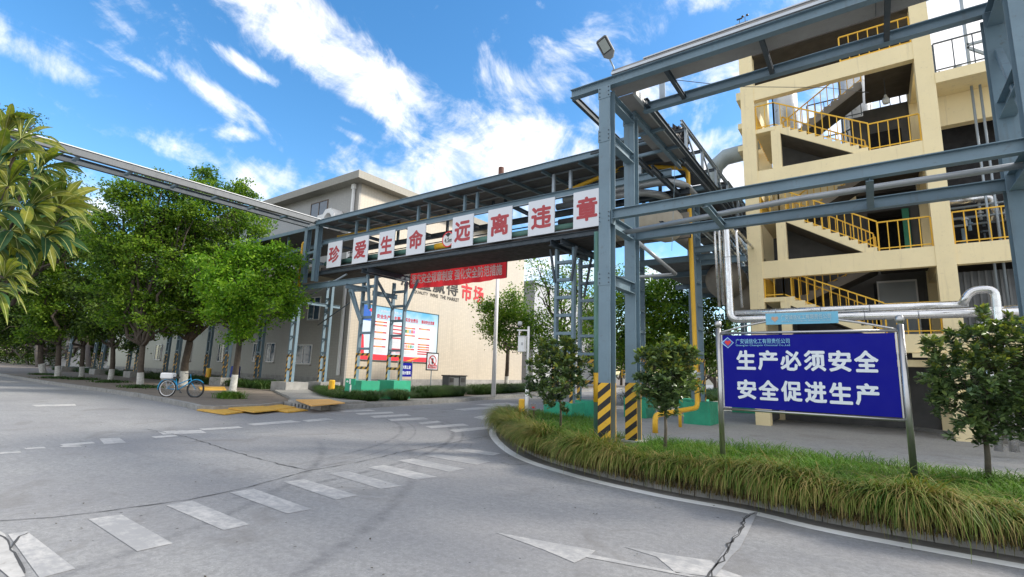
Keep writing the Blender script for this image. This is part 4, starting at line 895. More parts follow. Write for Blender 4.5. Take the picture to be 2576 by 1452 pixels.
rows = {0: [4.60, 4.38, 3.9, 3.45, 2.95], 1: [4.45, 4.2, 3.95, 3.6, 2.85], 2: [4.4, 3.88, 3.3, 2.9], 3: [4.45, 3.75, 3.3, 3.12, 2.95, 2.78, 2.62]}
for c, (a, bq) in enumerate(cols):
    for r_ in rows[c]:
        bars.box(d1, d2, a, bq-.08, r_-.045, r_+.045)
        if c != 1 and r_ > 2.85: tags_.box(d2+.001, d2+.004, a+.2, bq-.4, r_-.022, r_+.022)
    for k in range(30):
        z = 2.56+k*.066
        if all(abs(z-r_) > .08 for r_ in rows[c]): lines.box(d1, d1+.002, a+.02, bq-random.uniform(.1, .45), z-.011, z+.011)
bars.build('heading_bars', wr, nb); tags_.build('heading_print', gold, nb); lines.build('print_lines', grl, nb)
sw = [(.05, .22, .10), (.7, .45, .12), (.25, .5, .65), (.6, .16, .12), (.6, .2, .5)]
for k, c in enumerate(sw):
    mm = mat('swatch%d' % k, c, .5, var=0); MB().box(XB+.009, XB+.012, 24.42+.2*k, 24.60+.2*k, 4.06, 4.28).build('colour_block', mm, nb)
    dm = MB(); 
    for q in range(14): a, bb = 2*math.pi*q/14, 2*math.pi*(q+1)/14; dm.add([(XB+.012, 24.45+.21*k, 3.1), (XB+.012, 24.45+.21*k+.09*math.cos(a), 3.1+.11*math.sin(a)), (XB+.012, 24.45+.21*k+.09*math.cos(bb), 3.1+.11*math.sin(bb))], [(0, 1, 2)])
    dm.build('round_mark', mat('sw2_%d' % k, [(.7, .4, .5), (.75, .35, .25), (.75, .5, .12), (.15, .4, .2), (.2, .5, .6)][k], .5, var=0), nb)
MB().box(XB+.009, XB+.012, 23.1, 23.5, 2.56, 2.74).box(XB+.009, XB+.012, 23.7, 24.1, 2.56, 2.74).build('colour_block', mat('pinkprint', (.6, .4, .45), .5), nb)
for k in range(7): pass
# chimney behind
ct = W(1261, 422, 52); cbp = W(1261, 452, 52)
tag(rebase(MB().tube([(ct[0], ct[1], 14.0), tuple(ct)], .29, 20).build('chimney', rust, smooth=False)), 'rust brown stove chimney rising above the bridge roof', 'chimney')
gb = thing('grey_building', 'pale grey clad shed beyond the end of the tan building', 'building', (-26, 46, 0))
MB().box(-40, -27.5, 42, 60, 0, 10.5).build('wall', mat('pale_cladding', (.42, .43, .45), .6, var=.08, streak=.4), gb); MB().box(-40.2, -27.3, 41.8, 60, 10.5, 10.8).build('roof', zinc, gb)
for k in range(24): pass
fb = thing('white_building', 'low white works building glimpsed behind the tree trunks at far left', 'building', (-90, 22, 0))
MB().box(-120, -72, 24, 24.3, 0, 5.5).build('wall', mat('offwhite', (.50, .50, .50), .7, var=.1, streak=.4), fb); MB().box(-120, -72, 23.5, 30, 5.5, 5.8).build('roof', zinc, fb)
for a in (-76, -81, -87, -95, -104): 
    f = MB().box(a-1.2, a+1.2, 23.93, 23.99, 1.2, 3.4).build('window', steel_dk, fb)

# ============================================================ YELLOW BUILDING
yb = thing('yellow_building', 'open cream yellow concrete process building with outside stairs and railings', 'building', (-3, 19, 0))
Y0 = 19.0
def ybx(nm, m, *b, par=yb):
    q = MB()
    for e in b: q.box(*e)
    return q.build(nm, m, par)
FL = [3.05, 5.66, 9.01, 12.36]; BH = [.55, .60, .56, .58]
for x0, x1, n in ((-3.38, -2.93, 1), (1.72, 2.17, 1), (7.4, 7.9, 0)):
    ybx('pillar', cream, (x0, x1, Y0-.02, Y0+.42, 0, 14.0))
    ybx('pillar', cream, (x0, x1, 22.3, 22.75, 0, 14.0))
for f, h in zip(FL, BH):
    ybx('floor_beam', cream, (-2.93, 1.72, Y0, Y0+.26, f-h, f))
    ybx('side_beam', cream, (-3.34, -3.06, Y0+.42, 22.3, f-h, f)); ybx('side_beam', cream, (1.76, 2.1, Y0+.42, 22.3, f-h, f-.01))
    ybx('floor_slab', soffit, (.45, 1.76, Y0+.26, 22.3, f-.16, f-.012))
    if f > 12: ybx('ledge', cream, (-3.55, -3.385, Y0+.1, 22.5, f-.35, f-.05))
ybx('ledge', cream, (-3.6, -3.385, Y0+.3, 22.6, 10.05, 10.25)); ybx('ledge', cream, (-3.55, -3.385, Y0+.2, 22.6, 10.9, 11.1))
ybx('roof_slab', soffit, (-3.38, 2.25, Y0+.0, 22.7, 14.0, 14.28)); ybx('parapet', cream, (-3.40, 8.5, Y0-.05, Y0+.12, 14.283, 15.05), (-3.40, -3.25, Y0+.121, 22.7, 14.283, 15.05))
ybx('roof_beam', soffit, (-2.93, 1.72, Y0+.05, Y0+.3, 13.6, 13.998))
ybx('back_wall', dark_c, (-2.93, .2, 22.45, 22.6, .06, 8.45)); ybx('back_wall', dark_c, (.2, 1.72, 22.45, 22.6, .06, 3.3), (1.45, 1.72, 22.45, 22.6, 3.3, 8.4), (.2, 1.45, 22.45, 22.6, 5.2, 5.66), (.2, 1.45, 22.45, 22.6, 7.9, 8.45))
ybx('back_wall', dark_c, (-.1, .35, 22.46, 22.6, 9.01, 11.8), (.35, 1.72, 22.46, 22.6, 9.01, 12.0)); ybx('doorway_shade', black, (.5, 1.45, 22.44, 22.457, 9.02, 11.0)); ybx('parapet_wall', cream, (-2.93, -.101, 22.46, 22.6, 8.45, 10.4))  # black panel on the back wall paints the shade of the doorway
ybx('inner_shade', black, (-2.8, 7.5, 26.5, 26.6, .1, 10.3), (.2, 2.1, 26.2, 26.25, 8.9, 12.2)); ybx('side_wall', dark_c, (-3.3, -3.1, Y0+.8, 22.3, .1, 2.4))  # thin black sheets stand in for the shade inside the building
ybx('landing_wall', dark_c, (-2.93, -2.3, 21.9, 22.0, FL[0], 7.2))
for i in range(3):
    f = FL[i]; top_ = FL[i+1]; zl = (f+top_)/2+.0
    if i == 0: zl = 4.38
    if i == 1: zl = 7.33
    if i == 2: zl = 10.62
    xl, xr = -2.30, .35
    if i: MB().plate([(-2.6, f), (.25, f), (-2.3, zl-.2), (-2.6, zl-.16)], 20.37, 20.42).build('under_stair_wall', dark_c, yb)
    ybx('landing', cream, (-2.93, xl, Y0+.03, 22.2, zl-.15, zl)); ybx('landing_post', cream, (-2.44, -2.14, Y0+.04, Y0+.3, f, zl-.152))
    for fl, (ya, yb_, za, zb, dr) in enumerate([(Y0+.06, Y0+1.35, zl, f, 0), (20.75, 22.0, zl, top_, 1)]):
        n = 9 if i == 0 else 11; m = MB(); poly = [(xl, za)]
        for k in range(n):
            xa = xl+(xr-xl)*k/n; xb = xl+(xr-xl)*(k+1)/n
            if dr == 0: z = za+(zb-za)*(k+1)/(n+0); zprev = za+(zb-za)*k/n; poly += [(xa, zprev) if k else (xa, zprev), (xa+.001, z), (xb, z)] if False else [(xb, zprev), (xb, z)]
            else: z = za+(zb-za)*(k+1)/n; poly += [(xa, z), (xb, z)]
        th = .22
        poly += [(xr+.02, zb-th if dr == 0 else zb-th), (xl, za-th)]
        st = MB(); nf = [(p[0], p[1]) for p in poly]; st.plate(nf, ya, yb_); st.build('stair_flight', cream if dr == 0 else stair_c, yb)
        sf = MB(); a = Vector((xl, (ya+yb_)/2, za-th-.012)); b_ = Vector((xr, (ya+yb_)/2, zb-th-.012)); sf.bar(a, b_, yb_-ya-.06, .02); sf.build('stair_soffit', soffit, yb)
def rail(pts, h=.95, step=.24, m=yellow, par=yb, r=.018, bot=True, name='railing'):
    q = MB()
    for i in range(len(pts)-1):
        a, b_ = Vector(pts[i]), Vector(pts[i+1]); L = (b_-a).length; u = Vector((0, 0, 1))
        q.bar(a+u*h, b_+u*h, r*2.2, r*2.2); 
        if bot: q.bar(a+u*.1, b_+u*.1, r*1.8, r*1.8)
        n = max(1, int(L/step))
        for k in range(n+1): p = a.lerp(b_, k/n); q.bar(p+u*.0, p+u*(h-.02), r*(2.4 if k in (0, n) else 1.5), r*(2.4 if k in (0, n) else 1.5))
    return q.build(name, m, par)
for i in range(3):
    f = FL[i]; zl = (4.38, 7.33, 10.62)[i]; t_ = FL[i+1]
    rail([(-2.9, Y0+.12, zl), (-2.32, Y0+.12, zl)]); rail([(-2.32, Y0+.12, zl), (.40, Y0+.12, f+.03)]); rail([(.40, Y0+.13, f), (1.70, Y0+.13, f)])
    rail([(-2.2, Y0+1.33, zl), (.30, Y0+1.33, f)], .9); rail([(-2.2, 20.78, zl), (.35, 20.78, t_)], .9)
    rail([(-3.0, Y0+.2, zl), (-3.0, 22.2, zl)], .95)
rail([(-.2, Y0+.15, 12.36), (1.7, Y0+.15, 12.36)], 1.0); 
f = ybx('door', mat('pale_door', (.40, .44, .47), .5, var=.05), (.35, 1.40, 22.40, 22.445, 3.3, 5.18)); MB().box(1.25, 1.3, 22.36, 22.395, 4.2, 4.35).build('handle', steel_dk, f); MB().box(.3, .349, 22.38, 22.448, 3.3, 5.25).box(1.401, 1.45, 22.38, 22.448, 3.3, 5.25).box(.349, 1.401, 22.38, 22.448, 5.185, 5.25).build('frame', white, f)
ybx('green_door', mat('green_door', (.02, .22, .12), .5), (1.22, 1.42, 22.3, 22.4, 5.7, 7.85))
# bay to the right
ybx('floor_beam', cream, (2.17, 12, Y0+.02, Y0+.3, 5.06, 5.66)); ybx('floor_beam', cream, (2.17, 12, Y0+.02, Y0+.3, 2.5, 3.05)); ybx('upper_slab', cream, (2.17, 5.0, Y0-.05, 23, 10.76, 11.10)); ybx('recessed_beam', cream, (2.17, 12, 20.0, 20.3, 9.75, 10.755))
ybx('upper_slab', cream, (5.0, 12, Y0+1.2, 23, 10.0, 10.35))
ybx('floor_slab', soffit, (2.17, 12, Y0+.3, 26.5, 5.4, 5.62)); ybx('floor_slab', soffit, (-2.9, 12, Y0+.3, 26.4, 2.75, 2.99)); ybx('bay_shade', mat('bay_shade_black', (.016, .016, .018), .8, var=.5), (2.2, 12, 21.0, 21.1, 6.9, 10.74)); ybx('corrugated_sheet', mat('corrugated', (.15, .16, .17), .6, var=.2, streak=.6), (2.2, 12, 20.1, 20.16, 3.05, 5.0))  # near-black sheet over the bay paints the shade of its recess
m = MB()
for k in range(60): m.box(2.25+.16*k, 2.30+.16*k, 20.06, 20.098, 3.05, 5.0)
m.build('corrugation', mat('corrugated2', (.20, .21, .22), .6, var=.2), yb)
rail([(2.2, Y0+.15, 5.66), (7, Y0+.15, 5.66)], 1.0, .26); rail([(2.2, Y0+.02, 11.10), (4.95, Y0+.02, 11.10)], 1.0, .42, m=steel_dk)
ybx('stair_flight_lower', cream, (.2, .9, Y0+.1, Y0+.9, 2.5, 2.6))
ybx('sill_ledge', cream, (-2.93, 1.7, Y0+.28, 19.9, 2.1, 2.3), (.95, 6, Y0-.1, Y0, 2.36, 2.48))
# process pipework in the bay
for pts, r_ in [([(3.05, 19.6, 10.7), (3.05, 19.6, 3.4)], .035), ([(3.25, 19.65, 10.7), (3.25, 19.65, 3.4)], .035), ([(2.2, 19.8, 7.35), (6, 19.8, 7.35)], .03)]:
    MB().tube(pts, r_, 8).build('service_pipe', steel_lt, yb, smooth=True)
eq = thing('process_pipework', 'tangle of grey process pipes and valves on the second floor right of the pillar', 'pipework', (3, 21, 5.7))
MB().tube(bend([(2.3, 20.5, 7.35), (3.35, 20.5, 7.35), (3.35, 20.5, 6.6)], .2), .11, 12).build('elbow_pipe', foil, eq, smooth=True)
for z, y in ((7.05, 20.2), (6.75, 20.4), (6.9, 20.9), (6.6, 20.7)): MB().tube([(2.25, y, z), (6, y, z+.05)], .035, 8).build('pipe', steel_lt, eq, smooth=True)
for k in range(14):
    x, y, z = random.uniform(2.5, 4.6), random.uniform(20, 20.9), random.uniform(5.75, 6.7)
    MB().tube([(x, y, z), (x, y, z+random.uniform(.2, .8))], random.uniform(.02, .05), 8).rev([(.001, 0), (.09, 0), (.09, .05), (.001, .05)], (x, y, z+.2), 10).build('valve', random.choice([steel_dk, greypipe, steel]), eq)
MB().rev([(.001, 0), (.42, 0), (.42, 1.1), (.3, 1.3), (.001, 1.38)], (3.9, 21.0, 5.66), 20).build('drum', steel_dk, eq, smooth=True)
# tanks and lamp
def tank(x, y, z, r, h, label, m=zinc):
    t_ = thing('tank', label, 'tank', (x, y, z), 'tanks on the yellow building')
    MB().rev([(.001, 0), (r*.7, .02), (r, .2), (r, h-.3), (r*.85, h-.12), (r*.5, h), (.001, h+.03)], (x, y, z), 28).build('shell', m, t_, smooth=True)
    MB().rev([(.001, h+.02), (.12, h+.02), (.12, h+.18), (.001, h+.2)], (x+r*.3, y, z), 12).build('nozzle', steel_lt, t_)
    MB().tube([(x-r*.9, y-r*.8, z), (x-r*.9, y-r*.8, z+h)], .03, 8).build('side_pipe', blackp, t_); MB().rev([(r+.005, 0), (r+.02, .01), (r+.02, .06), (r+.005, .07)], (x, y, z+h*.5), 28).build('band', steel_dk, t_); return t_
tankm = mat('tank_white', (.55, .57, .58), .35, .3, var=.1, streak=.5)
tank(-2.45, 24.2, 8.96, .50, 5.9, 'white tank behind the upper left stair landing, leftmost', tankm); tank(.15, 25.0, 8.96, .58, 6.5, 'white domed tank behind the upper railing in the middle', tankm)
tank(3.0, 22.0, 11.11, .45, 1.35, 'short domed tank behind the dark railing right of the pillar', tankm); tank(4.9, 23.5, 11.1, .6, 3.2, 'grey tank beside the blue lattice at the upper right', tankm)
ybx('tank_floor', soffit, (-3.3, 2.1, 22.76, 27, 8.7, 8.95))
rail([(-2.9, 23.2, 10.6), (-.2, 23.2, 10.6)], 1.0, .2, m=steel_dk); rail([(-1.6, 23.9, 12.5), (1.6, 23.9, 12.5)], 1.0, .3, m=steel_dk)
lat = thing('steel_lattice', 'pale steel lattice mast at the upper right corner behind the blue post', 'lattice mast', (4, 24, 11))
for (a, b_) in [((3.6, 23, 11.1), (3.6, 23, 16.5)), ((5.0, 23, 11.1), (5.0, 23, 16.5)), ((3.6, 23, 12.5), (5, 23, 13.8)), ((3.6, 23, 13.8), (5, 23, 12.5)), ((3.6, 23, 13.9), (5, 23, 13.9)), ((3.6, 23, 12.4), (5, 23, 12.4))]: MB().bar(a, b_, .09, .09).build('member', steel_lt, lat)
MB().rev([(.001, 0), (.85, 0), (.85, 5), (.001, 5)], (5.6, 25, 11.1), 24).build('lagging', insul, lat)
pl_ = thing('pendant_lamp', 'caged pendant lamp hanging in the upper stairwell', 'lamp', (1.0, 20.6, 11.3))
MB().tube([(1.0, 20.6, 11.5), (1.0, 20.6, 12.2)], .012, 6).build('cord', steel_dk, pl_); MB().rev([(.001, .22), (.04, .2), (.06, .1), (.10, .06), (.12, 0), (.09, -.12), (.001, -.16)], (1.0, 20.6, 11.35), 10).build('shade', mat('lamp_glass', (.5, .52, .52), .15), pl_)
du = thing('extract_duct', 'large grey duct bending out of the yellow building towards the rack', 'duct', (-4.5, 22.5, 10.5))
MB().tube([(-3.3, 22.6, 11.45), (-4.75, 22.6, 11.35), (-5.2, 22.6, 11.0), (-5.4, 22.6, 10.3), (-5.5, 22.6, 8.85)], [.36, .36, .37, .37, .37], 20).build('duct', mat('duct_grey', (.34, .40, .42), .5, var=.15, grime=.4, dirt=(.12, .09, .08)), du, smooth=True)
an = thing('wind_gauge', 'small dark wind gauge on the roof corner of the yellow building', 'instrument', (-3.3, 19.1, 15.05))
MB().box(-3.45, -3.0, 19.05, 19.15, 15.05, 15.16).bar((-3.3, 19.1, 15.16), (-3.3, 19.1, 15.36), .02).bar((-3.1, 19.1, 15.16), (-3.1, 19.1, 15.4), .02).build('bracket', blackp, an)
MB().box(-3.4, -3.2, 19.07, 19.13, 15.36, 15.39).build('vane', blackp, an); MB().rev([(.001, 0), (.05, .01), (.05, .05), (.001, .06)], (-3.18, 19.1, 15.4), 8).rev([(.001, 0), (.05, .01), (.05, .05), (.001, .06)], (-3.02, 19.1, 15.4), 8).build('cups', blackp, an)
tp = thing('tarpaulin', 'black tarpaulin bundled over the end of the receding rack roof', 'tarpaulin', (-4.4, 13.6, 8.5))
m = MB(); n = 16
ca, cb2 = on(1680, 330, 1, 13.7), on(1725, 318, 1, 14.3)
for i in range(n+1):
    for j in range(9):
        u, v = i/n, j/8
        m.v.append((ca[0]+(cb2[0]-ca[0])*u+.05*math.sin(j*2.1+i), 13.5+1.0*u+.12*math.sin(i*1.7), ca[2]+.08+(cb2[2]-ca[2])*u-.75*v+.06*math.sin(i*2.3+j*1.3)))
for i in range(n):
    for j in range(8): a = i*9+j; m.f.append([a, a+9, a+10, a+1]); m.mi.append(0)
m.build('sheet', mat('tarp', (.03, .03, .035), .4, bump=.4), tp, smooth=True)
cbx = on(2312, 998, 1, 26)
tag(rebase(MB().box(cbx[0]-.5, cbx[0]+.45, 25.8, 26.4, .15, 1.7).build('cabinet', mat('cab', (.36, .37, .38), .5))), 'grey white cabinet under the yellow building behind the big sign post', 'cabinet')
m = MB(); a, b_ = G(2235, 1068, .1), G(2600, 1122, .1); m.bar(a, b_, .18, .12); tag(rebase(m.build('kerb_strip', kerbm)), 'low kerb across the yard behind the right hand shrub', 'kerb')

# ============================================================ BIG BLUE SIGN
bs = thing('sign_board', 'large dark blue sign with white characters on stainless posts in the grass', 'sign board', (-.95, 9.5, .2))
YSg = 9.5
for x in (-2.24, .365):
    p = MB().tube([(x, YSg, .15), (x, YSg, 2.47)], .045, 20).build('post', stainless, bs, smooth=True)
    MB().rev([(.03, 0), (.03, .03), (.052, .05), (.062, .09), (.052, .135), (.03, .15), (.001, .155)], (x, YSg, 2.46), 20).build('ball_cap', stainless, p, smooth=True)
for z in (2.385, 1.065): MB().tube([(-2.2, YSg, z), (.325, YSg, z)], .022, 16).build('rail', stainless, bs, smooth=True)
for x in (-2.185, .305): MB().bar((x, YSg, 1.09), (x, YSg, 2.36), .02, .02).build('frame_edge', stainless, bs)
MB().tube([Vector((-2.2+2.52*u, YSg, 2.40+.24*math.sin(math.pi*(.04+.92*u))-.03)) for u in np.linspace(0, 1, 25)], .018, 12).build('arch', stainless, bs, smooth=True)
MB().box(-2.17, .29, YSg-.018, YSg+.018, 1.10, 2.345).build('panel', blue_s, bs)
wt = mat('sign_text_white', (.74, .80, .86), .5, var=.03)
def tx(s_, name, m_, px, y, par, bold=.03, hz_=None):
    (xa, ya), (xb, yb_) = px
    for k, ch in enumerate(s_):
        u = (k+.5)/len(s_); c = on(xa+(xb-xa)*u, ya+(yb_-ya)*u, 1, y); e0 = on(xa, ya, 1, y)[0]; e1 = on(xb, yb_, 1, y)[0]
        text(ch, name, m_, par, (e0+(e1-e0)*u, y, hz_[0]), (e1-e0)/len(s_)*.90, hz_[1], bold=bold)
tx('生产必须安全', 'character', wt, ((1850, 905), (2214, 912)), YSg-.022, bs, .035, (1.915, .335)); tx('安全促进生产', 'character', wt, ((1852, 980), (2216, 992)), YSg-.022, bs, .035, (1.415, .335))
text('广安诚信化工有限责任公司', 'company_name', mat('pale_cyan', (.25, .55, .75), .5), bs, (-1.53, YSg-.022, 2.238), .84, .085, bold=.01)
text("Guang'an Chengxin Chemical Co.,Ltd", 'company_name', mat('pale_cyan', (.25, .55, .75), .5), bs, (-1.53, YSg-.022, 2.165), .84, .04, bold=.01)
def heart(cx, cz, s_, y, m_, par):
    P_ = [(cx+s_*.062*16*math.sin(t)**3, cz+s_*.062*(13*math.cos(t)-5*math.cos(2*t)-2*math.cos(3*t)-math.cos(4*t))) for t in np.linspace(0, 2*math.pi, 28)[:-1]]
    MB().plate(P_, y-.002, y).build('heart', m_, par)
def logo(cx, cz, s_, y, par):
    for k, c in ((1.15, (.35, .60, .85)), (.98, (.04, .06, .40))):
        MB().plate([(cx-.02*(k > 1)-s_*k, cz), (cx, cz-s_*k), (cx+s_*k, cz), (cx, cz+s_*k)], y-.001-(1.2-k)*.01, y).build('logo_diamond', mat('logo%d' % int(k*100), c, .5, var=0), par)
    heart(cx, cz, s_*.62, y-.004, mat('logo_red', (.7, .03, .03), .4, var=0), par)
logo(-2.08, 2.215, .085, YSg-.022, bs)
hd = MB().box(-1.45, -.405, YSg-.045, YSg-.03, 2.515, 2.705).build('header_plate', ltblue, bs)
text('广安诚信化工有限责任公司', 'header_name', mat('header_print', (.45, .62, .70), .5), bs, (-.86, YSg-.048, 2.63), .72, .085, bold=.012); text("guang'an chengxin chemical co.,ltd", 'header_name', mat('header_print', (.45, .62, .70), .5), bs, (-.86, YSg-.048, 2.565), .70, .03, bold=.008)
heart(-1.31, 2.61, .055, YSg-.047, mat('faded_orange', (.55, .35, .25), .5), hd)
logom = None

# ============================================================ SMALL THINGS
# CCTV pole
cp = thing('camera_pole', 'white pole with dome camera, arm and switch box at the tip of the grass bed', 'camera pole', (-8.62, 12.87, .2))
MB().tube([(-8.62, 12.87, .2), (-8.62, 12.87, 1.15)], .052, 14).build('base', white, cp, smooth=True); MB().tube([(-8.62, 12.87, 1.15), (-8.62, 12.87, 2.98)], .036, 14).build('pole', white, cp, smooth=True)
ar = MB().bar((-8.62, 12.87, 2.86), (-8.95, 12.72, 2.86), .035, .04).bar((-8.88, 12.75, 2.84), (-8.88, 12.75, 2.70), .03).build('arm', white, cp)
MB().rev([(.001, .08), (.06, .06), (.075, 0), (.06, -.05), (.001, -.09)], (-8.86, 12.74, 3.06), 14).build('dome_camera', mat('cam_grey', (.5, .5, .5), .3), cp, smooth=True)
MB().rev([(.001, -.02), (.05, -.03), (.045, -.08), (.001, -.1)], (-8.87, 12.72, 3.03), 12).build('lens', blackp, cp)
MB().box(-8.90, -8.67, 12.72, 12.85, 2.20, 2.66).build('switch_box', white, cp); MB().box(-8.915, -8.655, 12.70, 12.87, 2.662, 2.68).build('box_lid', white, cp)
for z in (2.4, 2.43, 2.46): MB().box(-8.78, -8.71, 12.713, 12.719, z, z+.01).build('vent_slot', steel_dk, cp)
tg = thing('label_stake', 'small grey tag on a stake beside the white camera pole', 'tag', (-8.1, 12.47, .2)); MB().box(-8.12, -8.08, 12.46, 12.48, .2, .5).build('stake', bark, tg); MB().box(-8.19, -8.01, 12.445, 12.457, .5, .68).build('plate', mat('tag_grey', (.25, .24, .24), .5), tg)
MB().box(-8.14, -8.06, 12.440, 12.444, .56, .60).build('red_print', banner_r, tg)
def bollard(x, y, z, h, r, label):
    b_ = thing('marker_post', label, 'marker post', (x, y, z), 'yellow marker posts')
    MB().rev([(.001, 0), (r, 0), (r, h-.05), (r*.93, h-.02), (r*.75, h), (.001, h)], (x, y, z), 10).build('post', yellow, b_)
    text('光缆', 'marking', banner_r, b_, (x, y-r-.004, z+h*.45), r*.7, h*.35, bold=.0)
bollard(-8.27, 11.84+.25, .2, .62, .085, 'yellow marker post in the tip of the grass bed left of the camera pole')
bollard(-21.6, 15.1, .15, .75, .15, 'yellow marker post left of the green exit sign by the hedge'); bollard(-37, 16.1, .15, 1.0, .16, 'yellow marker post standing under the trees behind the bicycle')
ex = thing('exit_sign', 'small green arrow sign on a short stake beside the green footing', 'sign', (-19.6, 13.9, .15))
e0 = on(881, 960, 1, 13.8); MB().box(e0[0]-.33, e0[0]+.33, 13.79, 13.82, e0[2]-.13, e0[2]+.13).build('plate', mat('exit_green', (.0, .32, .16), .5), ex); MB().box(e0[0]-.03, e0[0]+.03, 13.825, 13.85, .15, e0[2]+.1).build('stake', white, ex)
MB().plate([(e0[0]-.27, e0[2]), (e0[0]-.17, e0[2]+.06), (e0[0]-.17, e0[2]+.02), (e0[0]-.1, e0[2]+.02), (e0[0]-.1, e0[2]-.02), (e0[0]-.17, e0[2]-.02), (e0[0]-.17, e0[2]-.06)], 13.785, 13.789).box(e0[0]-.05, e0[0]+.06, 13.784, 13.789, e0[2]-.1, e0[2]+.1).build('arrow', white, ex); ex.location = (e0[0], 13.8, .15)
for c in ex.children: c.location = Vector((-19.6, 13.9, .15))-Vector(ex.location)
# white lamp pole on the far footway
p0 = G(1241, 997, .16)
wp_ = thing('lamp_pole', 'tall plain white lamp pole on the far footway in front of the tree', 'pole', p0); tp_ = on(1249, 640, 0, p0[0])
MB().tube([tuple(p0), (p0[0], p0[1], 8.2)], [.13, .085], 14).build('pole', white, wp_, smooth=True); MB().tube([(p0[0], p0[1], 8.2), (p0[0]+.2, p0[1], 8.5), (p0[0]+1.2, p0[1]-.1, 8.8)], .04, 8).build('arm', white, wp_, smooth=True)
# litter bin
bnx = thing('litter_bin', 'dark grey twin litter bin standing between the hedges on the far footway', 'litter bin', (-19.9, 22.2, .16))
MB().box(-20.25, -19.75, 21.45, 21.9, .2, 1.2).box(-20.25, -19.75, 22.4, 22.95, .2, 1.2).build('shell', mat('bin_grey', (.07, .075, .08), .45), bnx); MB().box(-20.22, -19.8, 21.9, 22.4, .2, 1.2).build('centre_panel', mat('bin_grey2', (.13, .14, .15), .4), bnx); MB().box(-20.3, -19.7, 21.4, 23.0, 1.2, 1.26).build('lid', blackp, bnx)
MB().box(-19.749, -19.74, 21.52, 21.84, .86, 1.1).box(-19.749, -19.74, 22.5, 22.85, .86, 1.1).build('opening', blackp, bnx)
# blue and white notices on posts by the hedge
XS = -20.6
q0, q1, q2 = on(1003, 914, 0, XS), on(1037, 914, 0, XS), on(1037, 948, 0, XS)
s1 = thing('blue_notice', 'small blue notice with white characters on two thin legs by the hedge', 'sign', (XS, (q0[1]+q1[1])/2, .15))
MB().box(XS-.02, XS, q0[1], q1[1], q2[2], q1[2]).build('panel', blue_s, s1); MB().box(XS-.03, XS+.01, q0[1]-.05, q0[1]-.01, .15, q1[2]+.12).box(XS-.03, XS+.01, q1[1]+.01, q1[1]+.05, .15, q1[2]+.12).build('legs', stainless, s1)
cy, cz2 = (q0[1]+q1[1])/2, (q1[2]+q2[2])/2; text('污水禁止进', 'characters', wt, s1, (XS+.003, cy, cz2+.14), .78, .20, 'y', .02); text('入雨水管网', 'characters', wt, s1, (XS+.003, cy, cz2-.16), .78, .20, 'y', .02)
q0, q1, q2 = on(1074, 888, 0, XS), on(1104, 888, 0, XS), on(1104, 933, 0, XS)
s2 = thing('prohibition_sign', 'black framed white sign with red no phone circle on a single post', 'sign', (XS, (q0[1]+q1[1])/2, .15))
y0_, y1_, z1_, z0_ = q0[1], q1[1], q1[2], q2[2]
MB().box(XS-.03, XS, y0_, y1_, z0_, z1_).build('frame', blackp, s2); MB().box(XS+.0005, XS+.004, y0_+.07, y1_-.07, z0_+.07, z1_-.07).build('face', whitesign, s2); MB().tube([(XS-.05, (y0_+y1_)/2, .15), (XS-.05, (y0_+y1_)/2, z0_+.3)], .03, 8).build('post', steel_lt, s2)
ring = MB(); cy, cz2 = (y0_+y1_)/2, z1_-.48; r1, r2 = .32, .26
for k in range(28):
    a, b_ = 2*math.pi*k/28, 2*math.pi*(k+1)/28; ring.add([(XS+.007, cy+r*math.cos(q), cz2+r*math.sin(q)) for r, q in ((r2, a), (r1, a), (r1, b_), (r2, b_))], [(0, 1, 2, 3)])
ring.add([(XS+.0075, cy+dy, cz2+dz) for dy, dz in ((-.22, .17), (-.17, .22), (.22, -.17), (.17, -.22))], [(0, 3, 2, 1)]); ring.build('red_circle', wr, s2)
MB().box(XS+.0045, XS+.006, cy-.07, cy+.07, cz2-.17, cz2+.15).build('phone_symbol', blackp, s2); MB().box(XS+.0045, XS+.006, y0_+.12, y1_-.12, z0_+.12, z0_+.34).build('red_label', wr, s2)
text('禁止打手机', 'label_text', wt, s2, (XS+.008, cy, z0_+.23), .6, .13, 'y', .01)
# stop symbol stand far behind the posts
sf = thing('road_barrier', 'yellow folding barrier far behind between the posts', 'barrier', G(1572, 945)); g0 = W(1572, 945, 26)
MB().bar(W(1565, 930, 26), W(1565, 950, 26), .05).bar(W(1580, 930, 26), W(1580, 950, 26), .05).bar(W(1565, 933, 26), W(1580, 933, 26), .05).bar(W(1565, 942, 26), W(1580, 942, 26), .05).build('frame', yellow, sf)
# blue barrel behind the trees
bb = thing('barrel', 'blue plastic barrel standing by the stone bases under the trees', 'barrel', (-36, 16.9, .15)); bc = G(638, 935, .55); MB().rev([(.001, 0), (.27, 0), (.3, .1), (.3, .75), (.27, .85), (.001, .86)], (-35.2, 17.0, .5), 16).build('body', mat('barrel_blue', (.01, .04, .30), .5), bb, smooth=True)
print('part3 done')

